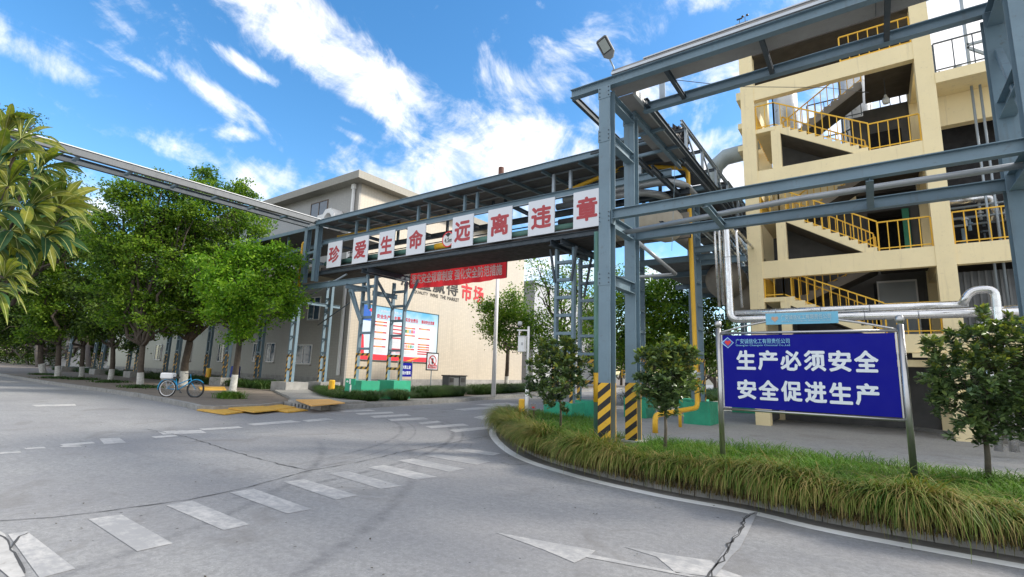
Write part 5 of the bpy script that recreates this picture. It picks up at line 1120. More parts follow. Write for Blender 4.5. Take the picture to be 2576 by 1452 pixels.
# ============================================================ VEGETATION
def leaf_batch(cen, size, aspect, up_bias=.5, fold=.25, drx=None):
    """n small folded leaves: two quads sharing the midrib -> 6 verts"""
    n = len(cen)
    nrm = rng.normal(size=(n, 3)); nrm[:, 2] = np.abs(nrm[:, 2])*.6+up_bias; nrm /= np.linalg.norm(nrm, axis=1)[:, None]
    d = rng.normal(size=(n, 3)) if drx is None else drx+rng.normal(size=(n, 3))*.25
    d -= nrm*(d*nrm).sum(1)[:, None]; d /= np.linalg.norm(d, axis=1)[:, None]
    s = np.cross(nrm, d); L = (size*rng.uniform(.7, 1.3, n))[:, None]; Wd = L*aspect
    a = cen; b = cen+d*L; m1 = cen+d*L*.5+s*Wd*.5+nrm*Wd*fold*.5; m2 = cen+d*L*.5-s*Wd*.5+nrm*Wd*fold*.5
    V = np.stack([a, m1, b, m2], 1).reshape(-1, 3); Q = np.arange(4*n).reshape(-1, 4); return V, Q
def blob_leaves(lobes, dens, size, aspect, clump=.32, per=26, up_bias=.5, shell=.55):
    """lobes: (x,y,z,r[,squash]); leaves gather in clumps through each lobe's volume, thicker to the outside"""
    C = []
    for lb in lobes:
        c = np.array(lb[:3]); r = lb[3]; sq = lb[4] if len(lb) > 4 else .85
        k = max(3, int(dens*r*r))
        v = rng.normal(size=(k, 3)); v /= np.linalg.norm(v, axis=1)[:, None]; rad = rng.uniform(0, 1, k)**shell*r*rng.uniform(.75, 1.15, k)
        p = c+v*rad[:, None]*np.array([1, 1, sq])
        q = np.repeat(p, per, 0)+rng.normal(size=(k*per, 3))*clump*np.array([1, 1, .55]); C.append(q)
    return leaf_batch(np.concatenate(C), size, aspect, up_bias)
def limb(m, p, q, r0_, r1_, n=6, wob=.1, seg=8):
    p = np.array(p, float); q = np.array(q, float); P = []; 
    L = np.linalg.norm(q-p)
    for i in range(n+1):
        t = i/n; P.append(p*(1-t)+q*t+(rng.normal(size=3)*wob*L*.12 if 0 < i < n else 0))
    m.tube(P, [r0_*(1-t)+r1_*t for t in np.linspace(0, 1, n+1)], seg); return P[-1]
def tree(name, base, lobes, lm, label, group, trunk_r=.16, fork=1.9, dens=16, size=.14, aspect=.5, lime=True, per=26, clump=.30, cat='tree', lean=0, lobes_are_px=None, nlimb=None, nofork=False, shell=.55):
    t = thing(name, label, cat, base, group); bx, by, bz = base
    m = MB(); cx = np.mean([l[0] for l in lobes]); cy = np.mean([l[1] for l in lobes])
    fk = np.array([bx+(cx-bx)*.18, by+(cy-by)*.18, bz+fork])
    P = [np.array([bx, by, bz-.05]), np.array([bx, by, bz+.1]), (np.array([bx, by, bz])*.5+fk*.5)+rng.normal(size=3)*np.array([.05, .05, 0]), fk]
    m.tube(P, [trunk_r*1.5, trunk_r*1.15, trunk_r, trunk_r*.9], 12)
    for lb in lobes[:nlimb or 99]:
        mid = limb(m, fk, (np.array(lb[:3])*.6+fk*.4)+np.array([0, 0, -.1*lb[3]]), trunk_r*.6, trunk_r*.3, 5, .5)
        limb(m, mid, np.array(lb[:3])+rng.normal(size=3)*lb[3]*.3, trunk_r*.3, .02, 4, .6, 6)
        for _ in range(3): limb(m, mid, np.array(lb[:3])+rng.normal(size=3)*lb[3]*.45, trunk_r*.18, .012, 3, .6, 5)
    m.build('trunk', bark, t, smooth=True)
    if lime: MB().tube([P[0], P[1], P[1]*.35+P[2]*.65], [trunk_r*1.54, trunk_r*1.2, trunk_r*1.06], 12).build('limewash_band', limew, t, smooth=True)
    V, Q = blob_leaves(lobes, dens, size, aspect, clump, per, shell=shell); fast('crown', V, Q, lm, t); return t
lf_dark = leafmat('leaves_dark', [(.015, .032, .009), (.022, .05, .01), (.06, .12, .016), (.15, .22, .03), (.04, .09, .015)], .35)
lf_mid = leafmat('leaves_mid', [(.025, .055, .01), (.055, .125, .016), (.13, .25, .025), (.26, .37, .04), (.085, .17, .02)], .48)
lf_bright = leafmat('leaves_bright', [(.04, .11, .01), (.09, .22, .015), (.18, .36, .022), (.30, .46, .035), (.11, .25, .018)], .42)
lf_right = leafmat('leaves_right', [(.03, .07, .01), (.07, .16, .02), (.15, .28, .03), (.28, .38, .045), (.11, .21, .025)], .45)
lf_shrub = leafmat('leaves_shrub', [(.045, .08, .04), (.085, .14, .065), (.13, .20, .085), (.19, .27, .095), (.28, .34, .10)], .22, .35, .6, 2)
lf_young = leafmat('leaves_young', [(.14, .22, .04), (.26, .32, .06), (.34, .34, .08), (.36, .26, .10)], .3, .4)
def pxl(lst, depth):
    o = []
    for e in lst:
        x, y, r = e[:3]; dd = depth+(e[3] if len(e) > 3 else 0); w = W(x, y, dd); o.append((*w, r*dd/FPX))
    return o
gT = 'trees in the row along the left pavement'
rows = [((585, 985), 25.0, [(620, 650, 62), (560, 690, 62, -.6), (700, 690, 58, .5), (640, 740, 80, -1), (560, 770, 60, -1), (720, 770, 48, 1), (620, 820, 48, -.6), (740, 740, 36), (520, 720, 42), (500, 660, 32), (740, 650, 26), (690, 640, 40), (590, 845, 26, -1)], lf_bright, 'bright green leafy tree at the pavement corner, trunk beside the grass tuft', .14, 2.5),
        ((460, 970), 29.5, [(520, 480, 50), (612, 500, 40), (560, 545, 75), (640, 570, 45), (480, 610, 80), (560, 650, 90), (430, 700, 70), (600, 740, 80), (500, 780, 70), (420, 820, 40), (520, 440, 26), (610, 470, 26), (430, 560, 60), (650, 640, 50), (470, 490, 44), (380, 600, 50)], lf_mid, 'tall forked tree right behind the blue bicycle', .20, 2.6),
        ((352, 972), 28.0, [(330, 520, 60), (400, 540, 55), (300, 600, 80), (380, 630, 90), (440, 690, 60), (300, 710, 80), (370, 770, 75), (430, 800, 50), (300, 800, 45), (260, 560, 40), (300, 490, 44), (360, 470, 44), (415, 460, 40), (470, 520, 50)], lf_mid, 'leaning dark trunk with white base, first to the left of the bicycle', .15, 2.2),
        ((278, 957), 33.6, [(250, 640, 60), (300, 690, 60), (230, 720, 60), (270, 780, 60), (320, 820, 45), (240, 600, 34), (330, 870, 26), (240, 840, 34)], lf_dark, 'dark tree with white base, second to the left of the bicycle', .15, 2.2),
        ((205, 948), 38.0, [(200, 620, 60), (170, 690, 60), (220, 750, 60), (190, 810, 48), (150, 740, 40), (240, 820, 30)], lf_dark, 'dark tree, third to the left of the bicycle', .15, 2.3),
        ((145, 948), 37.0, [(150, 540, 55), (120, 610, 60), (190, 570, 45), (130, 690, 60), (140, 760, 55), (110, 810, 40), (80, 740, 40), (150, 830, 34), (80, 840, 30)], lf_mid, 'slim white based tree, fourth to the left of the bicycle', .17, 2.3),
        ((108, 940), 42.5, [(60, 620, 80), (30, 700, 80), (70, 780, 70), (20, 800, 60), (110, 560, 50), (0, 640, 60), (90, 830, 36), (10, 840, 40), (50, 850, 34), (-30, 800, 60)], lf_dark, 'dark tree nearest the left edge of the picture', .2, 2.4)]
for (px, py), dep, lst, lm, lab, tr_, fk in rows:
    b_ = G(px, py, .15); tree('street_tree', b_, pxl(lst, dep), lm, lab, gT, tr_, fk, dens=27 if dep < 30 else 20, size=.17 if dep < 30 else .21, per=52, clump=.23 if dep < 30 else .3, shell=.42)
    tuft = None
b_ = G(20, 930, .15); tree('tall_tree', W(-60, 900, 34)*np.array([1, 1, 0])+np.array([0, 0, .15]), pxl([(20, 300, 42), (-30, 360, 80), (40, 420, 90), (100, 480, 70), (160, 470, 55), (190, 520, 45), (50, 330, 30), (85, 305, 18), (-10, 480, 90), (130, 540, 50), (60, 560, 80), (0, 620, 80), (120, 620, 60), (190, 600, 40), (40, 680, 80)], 34), lf_dark, 'tall dark tree rising behind the big leaves at the left edge', None, .3, 4, dens=20, size=.18, lime=False, per=30)
# trees beyond the bridge
tree('roadside_tree', np.array([*(G(1273, 972, .15)[:2]*.86), .15]), pxl([(1270, 790, 58), (1230, 770, 36), (1310, 790, 50), (1340, 830, 48), (1290, 745, 30), (1255, 840, 44), (1310, 860, 36), (1240, 815, 36), (1370, 870, 32)], 34), lf_right, 'small round tree in front of the tan wall right of the white pole', 'trees beyond the bridge', .16, 3.2, dens=36, size=.18, lime=True)
tree('roadside_tree', (-17.5, 31, .15), pxl([(1400, 700, 50), (1350, 665, 26), (1350, 720, 34), (1420, 760, 50), (1380, 800, 50), (1450, 690, 40), (1480, 750, 50), (1440, 840, 60), (1500, 830, 50), (1380, 860, 50), (1470, 640, 25), (1390, 900, 40), (1500, 900, 40)], 33), lf_right, 'loose tree behind the right lattice tower with hanging branches', 'trees beyond the bridge', .2, 3.5, dens=15, size=.20, lime=False, per=22, clump=.4)
tree('roadside_tree', G(1563, 965, .1)*np.array([.8, .8, 1]), pxl([(1560, 760, 60), (1620, 740, 50), (1640, 800, 75), (1570, 840, 60), (1620, 880, 60), (1540, 700, 26), (1560, 900, 50), (1500, 800, 40)], 27), lf_right, 'crooked dark trunk and green crown between the two blue posts', 'trees beyond the bridge', .17, 3.0, dens=36, size=.19, lime=False)
tree('roadside_tree', G(1700, 975, .1)*np.array([.75, .75, 1]), pxl([(1680, 740, 60), (1730, 760, 60), (1700, 820, 80), (1660, 860, 60), (1740, 860, 60), (1700, 920, 60), (1650, 720, 30), (1600, 690, 30), (1690, 690, 25)], 28), lf_right, 'dense green tree filling the gap left of the yellow gas pipe', 'trees beyond the bridge', .2, 2.6, dens=38, size=.19, lime=False)
tree('roadside_tree', G(1800, 975, .1)*np.array([.7, .7, 1]), pxl([(1800, 760, 32), (1790, 810, 40), (1810, 860, 36), (1790, 900, 40), (1830, 820, 26), (1760, 900, 40)], 27), lf_dark, 'dark tree between the ladder column and the bright clad pipes', 'trees beyond the bridge', .17, 2.4, dens=38, size=.19, lime=False)
tree('roadside_tree', (-14, 60, .1), pxl([(1500, 880, 60), (1420, 880, 50), (1570, 890, 50), (1650, 890, 50), (1740, 880, 60), (1480, 800, 50), (1400, 820, 50)], 60), lf_dark, 'distant dark trees closing the road behind the towers', None, .25, 3, dens=12, size=.32, lime=False, clump=.6)
# background planting closing the left horizon
for i, (px, lab) in enumerate([(40, 'at the left edge'), (170, 'right of it'), (300, 'nearer the building')]):
    tree('far_tree', G(px, 922, 0)*np.array([.9, .9, 1]) if False else (-95+18*i, 19+i, .1), pxl([(px, 850-4*i, 60), (px+60, 850, 50), (px-50, 850, 50), (px+20, 800, 60), (px-30, 800, 50), (px-60, 890, 44), (px, 895, 44), (px+60, 892, 40)], 95-12*i), lf_dark, 'far dark tree behind the trunks, '+lab, 'far trees on the left', .3, 3, dens=6, size=.4, lime=False, clump=.8)

# shrubs of the bed: whorls of long leaves on thin twigs
def shrub(base, lobes, label, trunk_r=.028, fork=.7, nwh=260, L=.085, bright=.2, flower=False):
    t = thing('bed_shrub', label, 'small tree', base, 'small trees planted in the grass bed'); m = MB(); base = np.array(base, float)
    c = np.mean([np.array(l[:3]) for l in lobes], 0); fk = np.array([base[0]*.7+c[0]*.3, base[1]*.7+c[1]*.3, base[2]+fork])
    m.tube([base, base*.5+fk*.5+np.array([.01, .01, 0]), fk], [trunk_r*1.2, trunk_r, trunk_r*.85], 10)
    tips = []; tot = sum(l[3]**3 for l in lobes)
    for lb in lobes:
        q = np.array(lb[:3]); mid = limb(m, fk, q*.55+fk*.45, trunk_r*.42, trunk_r*.2, 4, .4, 6)
        k = int(nwh*lb[3]**3/tot)+6
        v = rng.normal(size=(k, 3)); v /= np.linalg.norm(v, axis=1)[:, None]; p = q+v*(rng.uniform(.0, 1, k)**.38*lb[3]*rng.uniform(.75, 1.4, k))[:, None]
        for j, e in enumerate(p):
            tips.append(e)
            if j % 3 == 0: limb(m, mid*.6+q*.4, e, trunk_r*.16, .002, 3, .5, 4)
    m.build('trunk', mat('shrub_bark', (.13, .11, .085), .9, var=.3, vscale=12), t, smooth=True)
    tips = np.array(tips); zc = tips[:, 2]; hi = zc > np.quantile(zc, .6)
    for nm, sel_, lm in (('foliage', np.ones(len(tips), bool), lf_shrub), ('young_leaves', hi & (rng.uniform(size=len(tips)) < bright*2.2), lf_young)):
        tp = tips[sel_]; per = 17 if nm == 'foliage' else 8; ang = rng.uniform(0, 2*math.pi, (len(tp), per)); el = rng.uniform(-.35, 1.1, (len(tp), per)) if nm == 'foliage' else rng.uniform(.3, 1.3, (len(tp), per))
        d = np.stack([np.cos(ang)*np.cos(el), np.sin(ang)*np.cos(el), np.sin(el)], 2).reshape(-1, 3); q = np.repeat(tp, per, 0)+rng.normal(size=(len(tp)*per, 3))*(.020 if nm == 'foliage' else .006)+(0 if nm == 'foliage' else np.array([0, 0, .02]))
        upv = np.array([0, 0, 1.]); s = np.cross(d, upv+rng.normal(size=d.shape)*.35); s /= np.linalg.norm(s, axis=1)[:, None]; n = np.cross(s, d)
        ll = (L*rng.uniform(.7, 1.25, len(q)))[:, None]; ww = ll*.20
        # blade: base, 2 shoulder pairs, tip, slightly arched
        a = q; b1 = q+d*ll*.35+s*ww+n*ll*.04; b2 = q+d*ll*.35-s*ww+n*ll*.04; c1 = q+d*ll*.7+s*ww*.8-n*ll*.0; c2 = q+d*ll*.7-s*ww*.8; e = q+d*ll-n*ll*.12
        V = np.stack([a, b1, c1, e, c2, b2], 1).reshape(-1, 3); i0 = np.arange(len(q))*6
        Q = np.concatenate([np.stack([i0, i0+1, i0+5, i0+5], 1)*0+np.stack([i0, i0+1, i0+2, i0+5], 1), np.stack([i0+5, i0+2, i0+3, i0+4], 1)]); fast(nm, V, Q, lm, t)
    return t
sh = [((1409, 1090), 10.9, [(1400, 900, 42), (1360, 920, 30), (1440, 915, 32), (1400, 960, 50), (1350, 965, 32), (1450, 965, 34), (1400, 1005, 30), (1430, 870, 22), (1375, 870, 18), (1495, 940, 14, .3)], 'left shrub of the bed beside the white camera pole', .8, 175, .11, .5),
      ((1673, 1132), 9.3, [(1680, 900, 34), (1640, 940, 36), (1715, 930, 36), (1675, 970, 55), (1620, 970, 28), (1735, 975, 28), (1670, 1020, 38), (1680, 865, 20), (1615, 900, 16), (1740, 900, 16), (1710, 880, 18), (1640, 895, 18)], 'middle shrub of the bed, right of the striped posts', .75, 185, .115, .6),
      ((2487, 1215), 7.2, [(2440, 880, 60), (2500, 870, 60), (2560, 880, 60), (2380, 900, 40), (2420, 960, 80), (2520, 960, 90), (2580, 990, 70), (2380, 1000, 45), (2460, 1040, 70), (2540, 1060, 55), (2340, 870, 22), (2470, 810, 28), (2360, 950, 30), (2540, 820, 40), (2640, 950, 90), (2640, 860, 60), (2400, 1050, 40), (2480, 1080, 45), (2560, 1090, 45), (2350, 980, 30)], 'large shrub at the right edge in front of the yellow building', .75, 430, .10, .45)]
for (px, py), dep, lst, lab, fk, nw, L_, br_ in sh: shrub(G(px, py, .2) if px != 1673 else G(px, py, .25), pxl(lst, dep), lab, .028 if px < 2000 else .036, fk, nw, L_, br_)
t = thing('rose', 'pale yellow bloom caught in the right hand shrub', 'flower', W(2418, 985, 6.6)); m = MB()
for k in range(7):
    a = k*.9; c = W(2418+5*math.cos(a), 985+5*math.sin(a), 6.6); m.add([c, c+rt*.03*math.cos(a)+up*.03*math.sin(a)-fw*.01, c+rt*.03*math.cos(a+.8)+up*.03*math.sin(a+.8)-fw*.02, c+rt*.012*math.cos(a+1)+up*.012*math.sin(a+1)], [(0, 1, 2, 3)])
m.build('petals', mat('petal', (.75, .60, .30), .6), t)

# grass: arching blades
def blades(P, dirs, Ls, wd, droop, lm, name, label, seg=4, cat='grass', floor=.012):
    n = len(P); V = np.zeros((n, seg+1, 2, 3)); side = np.stack([-dirs[:, 1], dirs[:, 0], np.zeros(n)], 1)
    th = rng.uniform(.9, 1.35, n); pos = P.copy(); ang = th; 
    for i in range(seg+1):
        w_ = wd*(1-i/seg)**.7+.0012; V[:, i, 0] = pos-side*w_[:, None] if hasattr(w_, 'shape') and w_.ndim else pos-side*w_; V[:, i, 1] = pos+side*w_ if not (hasattr(w_, 'shape') and w_.ndim) else pos+side*w_[:, None]
        st = Ls/seg; pos = pos+np.stack([dirs[:, 0]*np.cos(ang), dirs[:, 1]*np.cos(ang), np.sin(ang)], 1)*st[:, None]; ang = ang-droop/seg
    V[..., 2] = np.maximum(V[..., 2], floor)
    i0 = (np.arange(n)*(seg+1)*2)[:, None]; Q = []
    for i in range(seg): Q.append(np.concatenate([i0+2*i, i0+2*i+1, i0+2*i+3, i0+2*i+2], 1))
    o = fast(name, V.reshape(-1, 3), np.concatenate(Q), lm); return tag(o, label, cat, kind='stuff')
g_in = leafmat('grass_green', [(.04, .10, .012), (.075, .19, .02), (.11, .24, .028), (.15, .26, .04), (.20, .22, .06)], .32, .55, .3, 1.3)
g_out = leafmat('grass_edge', [(.025, .055, .01), (.07, .14, .02), (.14, .20, .03), (.20, .23, .05), (.36, .26, .10), (.17, .20, .045), (.08, .16, .025)], .25, .6, .3, 2.0)
g_far = leafmat('grass_dark', [(.02, .05, .012), (.035, .085, .018), (.06, .12, .025), (.10, .13, .04)], .2, .55, .3, 1.0)
def inpoly(x, y, poly):
    r_ = np.zeros(len(x), bool); j = len(poly)-1
    for i in range(len(poly)):
        xi, yi = poly[i]; xj, yj = poly[j]; c = ((yi > y) != (yj > y)) & (x < (xj-xi)*(y-yi)/(yj-yi+1e-12)+xi); r_ ^= c; j = i
    return r_
nG = 70000; x = rng.uniform(-10.5, 4.5, nG); y = rng.uniform(6.6, 15.6, nG); k = inpoly(x, y, bed_poly); x = x[k]; y = y[k]
bump_ = .5+.5*np.sin(x*2.1+np.sin(y*1.7)*2)*np.sin(y*2.6+x*.7)
a = rng.uniform(0, 2*math.pi, len(x)); near_post = (np.abs(x+4.3) < .45) & (y < 10.9) & (y > 8.85)
Ls = rng.uniform(.16, .46, len(x))*(.55+.75*bump_); Ls[near_post] *= .35; Ls[y > 11.5] *= .8
blades(np.stack([x, y, np.full(len(x), .19)], 1), np.stack([np.cos(a), np.sin(a)], 1), Ls, .0048, 1.9, g_in, 'lawn_grass', 'tufted green grass filling the planted bed')
# front fringe hanging over the kerb, grown in clumps
fl = offs(front, .33); seg_ = [(np.array(fl[i]), np.array(fl[i+1])) for i in range(len(fl)-1)]
P_, D_, L_, DR = [], [], [], []
for a, b in seg_:
    Ls_ = np.linalg.norm(b-a)
    if a[0] > 4.8: continue
    d = (b-a)/Ls_; nr = np.array([d[1], -d[0]]); nc = int(Ls_/.085)+1
    for c in range(nc):
        for row in range(4):
            o = a+d*(Ls_*(c+rng.uniform(0, 1))/nc)-nr*(.12*row+rng.uniform(-.04, .04)); big = rng.uniform(.75, 1.15)*(.9+.22*math.sin(o[0]*3.1+1.3*math.sin(o[0]*1.3))); kb_ = 54
            base = np.stack([o[0]+rng.normal(0, .035, kb_), o[1]+rng.normal(0, .035, kb_), np.full(kb_, .25)+.03*(row > 0)], 1)
            dr = nr[None]*(1.1 if row < 3 else .5)+rng.normal(size=(kb_, 2))*.5+rng.normal(size=(1, 2))*.5; dr /= np.linalg.norm(dr, axis=1)[:, None]
            P_.append(base); D_.append(dr); L_.append(rng.uniform(.28, .82, kb_)*big*(1.05 if row == 0 else .92)); DR.append(rng.uniform(1.5, 3.3, kb_))
# left tip, round to the back of the bed
P_ = np.concatenate(P_); D_ = np.concatenate(D_); L_ = np.concatenate(L_); DR = np.concatenate(DR)
blades(P_, D_, L_, .0062, DR, g_out, 'edging_grass', 'brown tipped arching grass spilling over the kerb', seg=6)
nf = len(P_)
P2_, D2_, L2_ = [], [], []
fl2 = offs(front, .31)
for i in range(len(fl2)-1):
    a, b = np.array(fl2[i]), np.array(fl2[i+1]); Ls_ = np.linalg.norm(b-a)
    if a[0] > 4.8: continue
    d = (b-a)/Ls_; nr = np.array([d[1], -d[0]]); n_ = int(Ls_*420); o = a+d*(Ls_*rng.uniform(0, 1, n_))[:, None]+nr*rng.uniform(-.03, .04, n_)[:, None]
    P2_.append(np.concatenate([o, rng.uniform(.06, .25, (n_, 1))], 1)); dr = nr[None]+rng.normal(size=(n_, 2))*.7; D2_.append(dr/np.linalg.norm(dr, axis=1)[:, None]); L2_.append(rng.uniform(.14, .40, n_))
P2_ = np.concatenate(P2_); D2_ = np.concatenate(D2_); L2_ = np.concatenate(L2_)
g_dead = leafmat('grass_dead', [(.05, .04, .02), (.10, .075, .035), (.19, .13, .06), (.07, .09, .02), (.13, .09, .05)], .15, .7, .2, 3)
blades(P2_, D2_, L2_, .006, rng.uniform(2.6, 3.6, len(P2_)), g_dead, 'dead_grass', 'dark brown dead blades hanging at the foot of the grass edge', seg=4)
# grass round the far hedges and tree feet
def hedge(pts, w_, h, n, label, name='clipped_hedge', zb=.15, lm=g_far, wd=.012):
    P_, D_, L_ = [], [], []
    per = n//(len(pts)-1)
    for i in range(len(pts)-1):
        a = np.array(pts[i]); b = np.array(pts[i+1]); t = rng.uniform(0, 1, per)[:, None]; d = (b-a)/np.linalg.norm(b-a); nr = np.array([-d[1], d[0]])
        s_ = rng.uniform(-1, 1, per); cl = np.round(t[:, 0]*np.linalg.norm(b-a)/.45)*.45/np.linalg.norm(b-a)
        tt = cl[:, None]+rng.normal(0, .10/np.linalg.norm(b-a), (per, 1)); p = a+(b-a)*np.clip(tt, 0, 1)+nr*(s_*w_/2)[:, None]
        ang = rng.uniform(0, 2*math.pi, per); dd = np.stack([np.cos(ang), np.sin(ang)], 1)+nr*s_[:, None]*.8; dd /= np.linalg.norm(dd, axis=1)[:, None]
        P_.append(np.concatenate([p, np.full((per, 1), zb)], 1)); D_.append(dd); L_.append(rng.uniform(.7, 1.3, per)*h)
    return blades(np.concatenate(P_), np.concatenate(D_), np.concatenate(L_), wd, 2.3, lm, name, label, seg=3, cat='hedge', floor=zb)
hedge([(-18.3, 17.6), (-18.9, 21.3)], .8, .95, 9000, 'dark grass hedge between the green footings and the litter bin', zb=.15)
hedge([(-19.4, 23.3), (-20.4, 28.5), (-22.5, 38.0)], .9, 1.0, 14000, 'dark grass hedge beyond the litter bin below the round tree')
hedge([(-17.6, 14.0), (-17.4, 13.95)], 1.0, .75, 2500, 'round grass clump in front of the left green footing'); hedge([(-17.5, 15.6), (-17.45, 15.9)], .8, .8, 1800, 'grass clump between the two green footings')
hedge([(-18.2, 13.8), (-20.5, 14.6), (-23.5, 16.4), (-27, 18.5)], 1.1, .6, 12000, 'dark grass border along the path up to the stone footings'); hedge([(-24, 17.5), (-45, 22)], 1.5, .5, 9000, 'low dark planting at the foot of the tan wall')
hedge([(-28, 16.2), (-75, 17.2)], 2.2, .8, 14000, 'dark low shrubs under the tower row behind the trees', wd=.02)
hedge([(-10, 26), (-9.5, 60)], 2.5, 1.2, 12000, 'dark planting along the far side of the yard', wd=.02, zb=.05)
gt = blades(np.tile(np.array([[*G(578, 1002, .15)[:2], .15]]), (700, 1))+rng.normal(size=(700, 3))*np.array([.28, .2, 0]), (lambda a: np.stack([np.cos(a), np.sin(a)], 1))(rng.uniform(0, 6.28, 700)), rng.uniform(.35, .6, 700), .01, 1.7, g_in, 'grass_tuft', 'green grass tuft round the foot of the bright corner tree')
for i, (px, py) in enumerate([(352, 975), (278, 962), (205, 955), (145, 952), (108, 943)]):
    c = G(px, py, .15); n_ = 500; blades(np.stack([c[0]+rng.normal(0, .5, n_), c[1]+rng.normal(0, .4, n_), np.full(n_, .15)], 1), (lambda a: np.stack([np.cos(a), np.sin(a)], 1))(rng.uniform(0, 6.28, n_)), rng.uniform(.15, .35, n_), .02, 2.0, g_far, 'dark_weeds', 'dark weeds at the foot of a tree in the row, %s left of the bicycle' % ('first', 'second', 'third', 'fourth', 'fifth')[i])

# fallen leaves scattered over the road
V, Q = leaf_batch(np.stack([rng.uniform(-16, 2, 260), rng.uniform(.5, 12, 260), np.full(260, .012)], 1), .035, .5, up_bias=6)
o = fast('fallen_leaves', V, Q, mat('dry_leaf', (.06, .045, .03), .8)); tag(o, 'small dark fallen leaves scattered on the road', 'leaves', kind='stuff')

# foreground big leaved branch
lq = leafmat('leaves_large', [(.03, .06, .015), (.07, .11, .02), (.13, .17, .03), (.25, .25, .04), (.06, .11, .03)], .38, .6, .22, 22)
lqg = leafmat('leaves_large_green', [(.02, .06, .025), (.04, .10, .04), (.06, .13, .05)], .25, .55, .25, 22)
lo = thing('loquat_tree', 'large leaved yellow green branch close to the camera at the left edge', 'tree', (*W(-330, 900, 2.9)[:2], 0))
mleaf = MB(); mgreen = MB(); mb = MB(); mrib = MB()
def bigleaf(m, base, tip_px, depth_t, wpx, sag=.12, cup=.25):
    a = Vector(base); b = Vector(W(*tip_px, depth_t)); L = (b-a).length; d = (b-a).normalized(); view = Vector(C0)-a; view.normalize()
    nrm = (Vector((0, 0, 1))*.55+view*.7+Vector(rng.normal(size=3))*.25); s = d.cross(nrm).normalized(); n = s.cross(d).normalized(); Wd = wpx*depth_t/FPX/2
    prof = [.06, .28, .55, .80, .97, 1.0, .82, .48, .02]; o = len(m.v)
    for i, p_ in enumerate(prof):
        t_ = i/8; c = a.lerp(b, t_)+Vector((0, 0, 1))*(sag*L*4*t_*(1-t_)); 
        for j in (-1, -.5, 0, .5, 1): m.v.append(tuple(c+s*(Wd*p_*j)+n*(Wd*cup*(abs(j))*p_)+n*(.06*Wd*math.sin(i*2.2+j*3))))
    for i in range(8):
        for j in range(4): q = o+i*5+j; m.f.append([q, q+1, q+6, q+5]); m.mi.append(0)
    for sg in (-1, 1):
        o2 = len(mrib.v)
        for i in range(9):
            c = Vector(m.v[o+i*5+2])+n*(.0012*sg); mrib.v += [tuple(c-s*.0011), tuple(c+s*.0011)]
        for i in range(8): mrib.f.append([o2+2*i, o2+2*i+1, o2+2*i+3, o2+2*i+2]); mrib.mi.append(0)
def whorl(cx, cy, dep, n, lo_=60, hi_=130, a0=0, a1=360, green=.15, w=34):
    c = W(cx, cy, dep); mb_end = c
    for k in range(n):
        a = R(a0+(a1-a0)*(k+rng.uniform(.1, .9))/n); L = rng.uniform(lo_, hi_); tx_, ty_ = cx+L*math.cos(a), cy+L*math.sin(a)*.8+abs(math.cos(a))*8
        bigleaf(mgreen if rng.uniform() < green else mleaf, c, (tx_, ty_), dep+rng.uniform(-.25, .25), w*rng.uniform(.75, 1.2))
    return c
root = W(-330, 900, 2.9)
hub = W(-60, 640, 2.9)
mb.tube([np.array([root[0], root[1], 0]), np.array([root[0], root[1], .9]), hub], [.05, .04, .025], 8)
for cx, cy, dep, n, l0, l1, a0, a1, g_, w_ in [(52, 350, 2.6, 8, 60, 115, -130, 130, .1, 30), (95, 430, 2.7, 9, 60, 110, -100, 100, .1, 32), (20, 470, 2.5, 9, 60, 120, 0, 360, .1, 34), (75, 520, 2.6, 11, 70, 130, -80, 120, .15, 36), (150, 520, 2.7, 10, 60, 110, -110, 60, .0, 34), (30, 580, 2.5, 11, 70, 125, -60, 120, .35, 38), (110, 600, 2.6, 9, 60, 110, -40, 120, .4, 38),
        (-10, 420, 2.6, 8, 60, 130, -90, 90, .15, 34), (-20, 540, 2.5, 8, 60, 120, -60, 60, .3, 36), (10, 700, 2.4, 7, 55, 100, -120, 60, .0, 26), (-20, 730, 2.4, 7, 60, 110, -20, 90, .4, 28), (70, 560, 2.8, 8, 50, 110, 30, 150, .7, 36), (10, 340, 2.8, 8, 60, 110, -120, 40, .1, 30), (-20, 620, 2.6, 8, 60, 130, -30, 80, .5, 36), (40, 640, 2.6, 6, 50, 100, -10, 110, .6, 34)]:
    c = whorl(cx, cy, dep, int(n*1.45), l0, l1*1.12, a0, a1, g_, w_*.62); mb.tube([hub, hub*.5+c*.5+np.array([0, 0, -.03]), c], [.016, .011, .005], 6)
mb.build('branches', bark, lo, smooth=True); mrib.build('midribs', mat('leaf_rib', (.34, .36, .12), .5), lo); mleaf.build('leaves', lq, lo, smooth=True); mgreen.build('dark_leaves', lqg, lo, smooth=True)

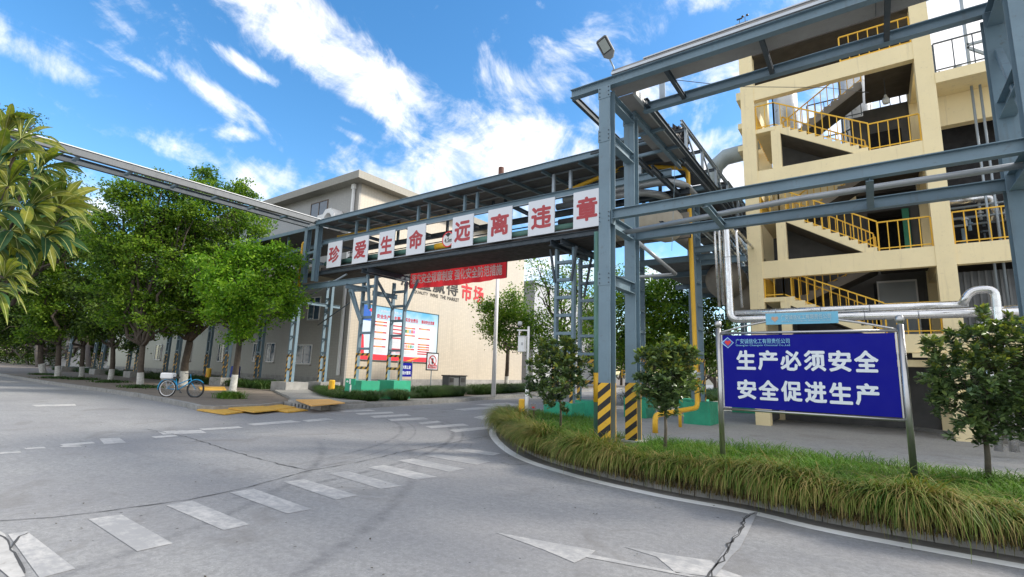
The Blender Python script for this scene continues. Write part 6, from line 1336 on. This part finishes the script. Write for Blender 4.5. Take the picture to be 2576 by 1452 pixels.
# bicycle -------------------------------------------------------------
bk = thing('bicycle', 'small blue step through bicycle parked under the trees', 'bicycle', G(450, 996, .15)); 
BR = np.array(G(418, 998, .15)); fd = np.array([.80, .60, 0]); fd /= np.linalg.norm(fd); sdv = np.array([-fd[1], fd[0], 0]); up3 = np.array([0, 0, 1.])
def bp(a, h, s_=0): return tuple(BR+fd*a+up3*h+sdv*s_)
wr_ = .33; WB = 1.13
for nm, a in (('rear_wheel', 0), ('front_wheel', WB)):
    wheel = MB().tube([bp(a+wr_*math.cos(t), wr_+wr_*math.sin(t)) for t in np.linspace(0, 2*math.pi, 33)[:-1]], .026, 8, closed=True).build('wheel', rubber, bk, smooth=True)
    MB().tube([bp(a+(wr_-.035)*math.cos(t), wr_+(wr_-.035)*math.sin(t)) for t in np.linspace(0, 2*math.pi, 33)[:-1]], .016, 6, closed=True).build('rim', white if a == 0 else steel_dk, wheel)
    sp_ = MB()
    for k in range(14): t = k*2*math.pi/14; sp_.bar(bp(a, wr_), bp(a+.3*math.cos(t), wr_+.3*math.sin(t)), .004)
    sp_.bar(bp(a, wr_, -.05), bp(a, wr_, .05), .04).build('spokes', steel_lt, wheel)
    MB().tube([bp(a+(wr_+.05)*math.cos(t), wr_+(wr_+.05)*math.sin(t)) for t in np.linspace(R(20 if a == 0 else 40), R(190 if a == 0 else 150), 14)], .02, 6).build('mudguard', bluep, bk, smooth=True)
f = MB()
for p, q, r_ in [((0, wr_), (.42, .28), .013), ((.42, .28), (.30, .72), .018), ((.0, wr_), (.30, .62), .012), ((.42, .28), (.92, .62), .022), ((.36, .48), (.90, .74), .02), ((.89, .78), (.94, .56), .02), ((.94, .58), (WB, wr_), .016), ((.88, .80), (.86, .92), .014)]: f.tube([bp(*p), bp(*q)], r_, 8)
f.build('frame', bluep, bk, smooth=True)
MB().tube([bp(.80, .95, -.28), bp(.88, .94, -.2), bp(.87, .93, 0), bp(.88, .94, .2), bp(.80, .95, .28)], .012, 8).build('handlebar', steel_dk, bk, smooth=True)
MB().prism([bp(.2, 0, -.07)[:2], bp(.2, 0, .07)[:2], bp(.44, 0, .03)[:2], bp(.44, 0, -.03)[:2]], .15+.74, .15+.80).build('saddle', blackp, bk)
MB().bar(bp(-.22, .66), bp(.22, .66), .16, .02).bar(bp(-.15, .65), bp(0, wr_), .012).bar(bp(.1, .65), bp(0, wr_), .012).bar(bp(-.1, .65), bp(.02, wr_), .012).build('rear_rack', steel_lt, bk)
MB().bar(bp(.36, .28, -.06), bp(.36, .28, .06), .16, .02).bar(bp(.42, .28, .09), bp(.5, .18, .09), .02).bar(bp(.42, .28, -.09), bp(.34, .38, -.09), .02).bar(bp(.48, .17, .07), bp(.48, .17, .16), .05, .02).build('crank', steel_dk, bk)
bx = MB().bar(bp(-.28, .83), bp(.22, .83), .30, .24).build('box', white); bx.modifiers.new('round', 'BEVEL').width = .04; tag(rebase(bx), 'white foam box strapped on the rack of the blue bicycle', 'box')
print('veg done')
for o in bpy.data.objects:
    if '_off' in o: del o['_off']
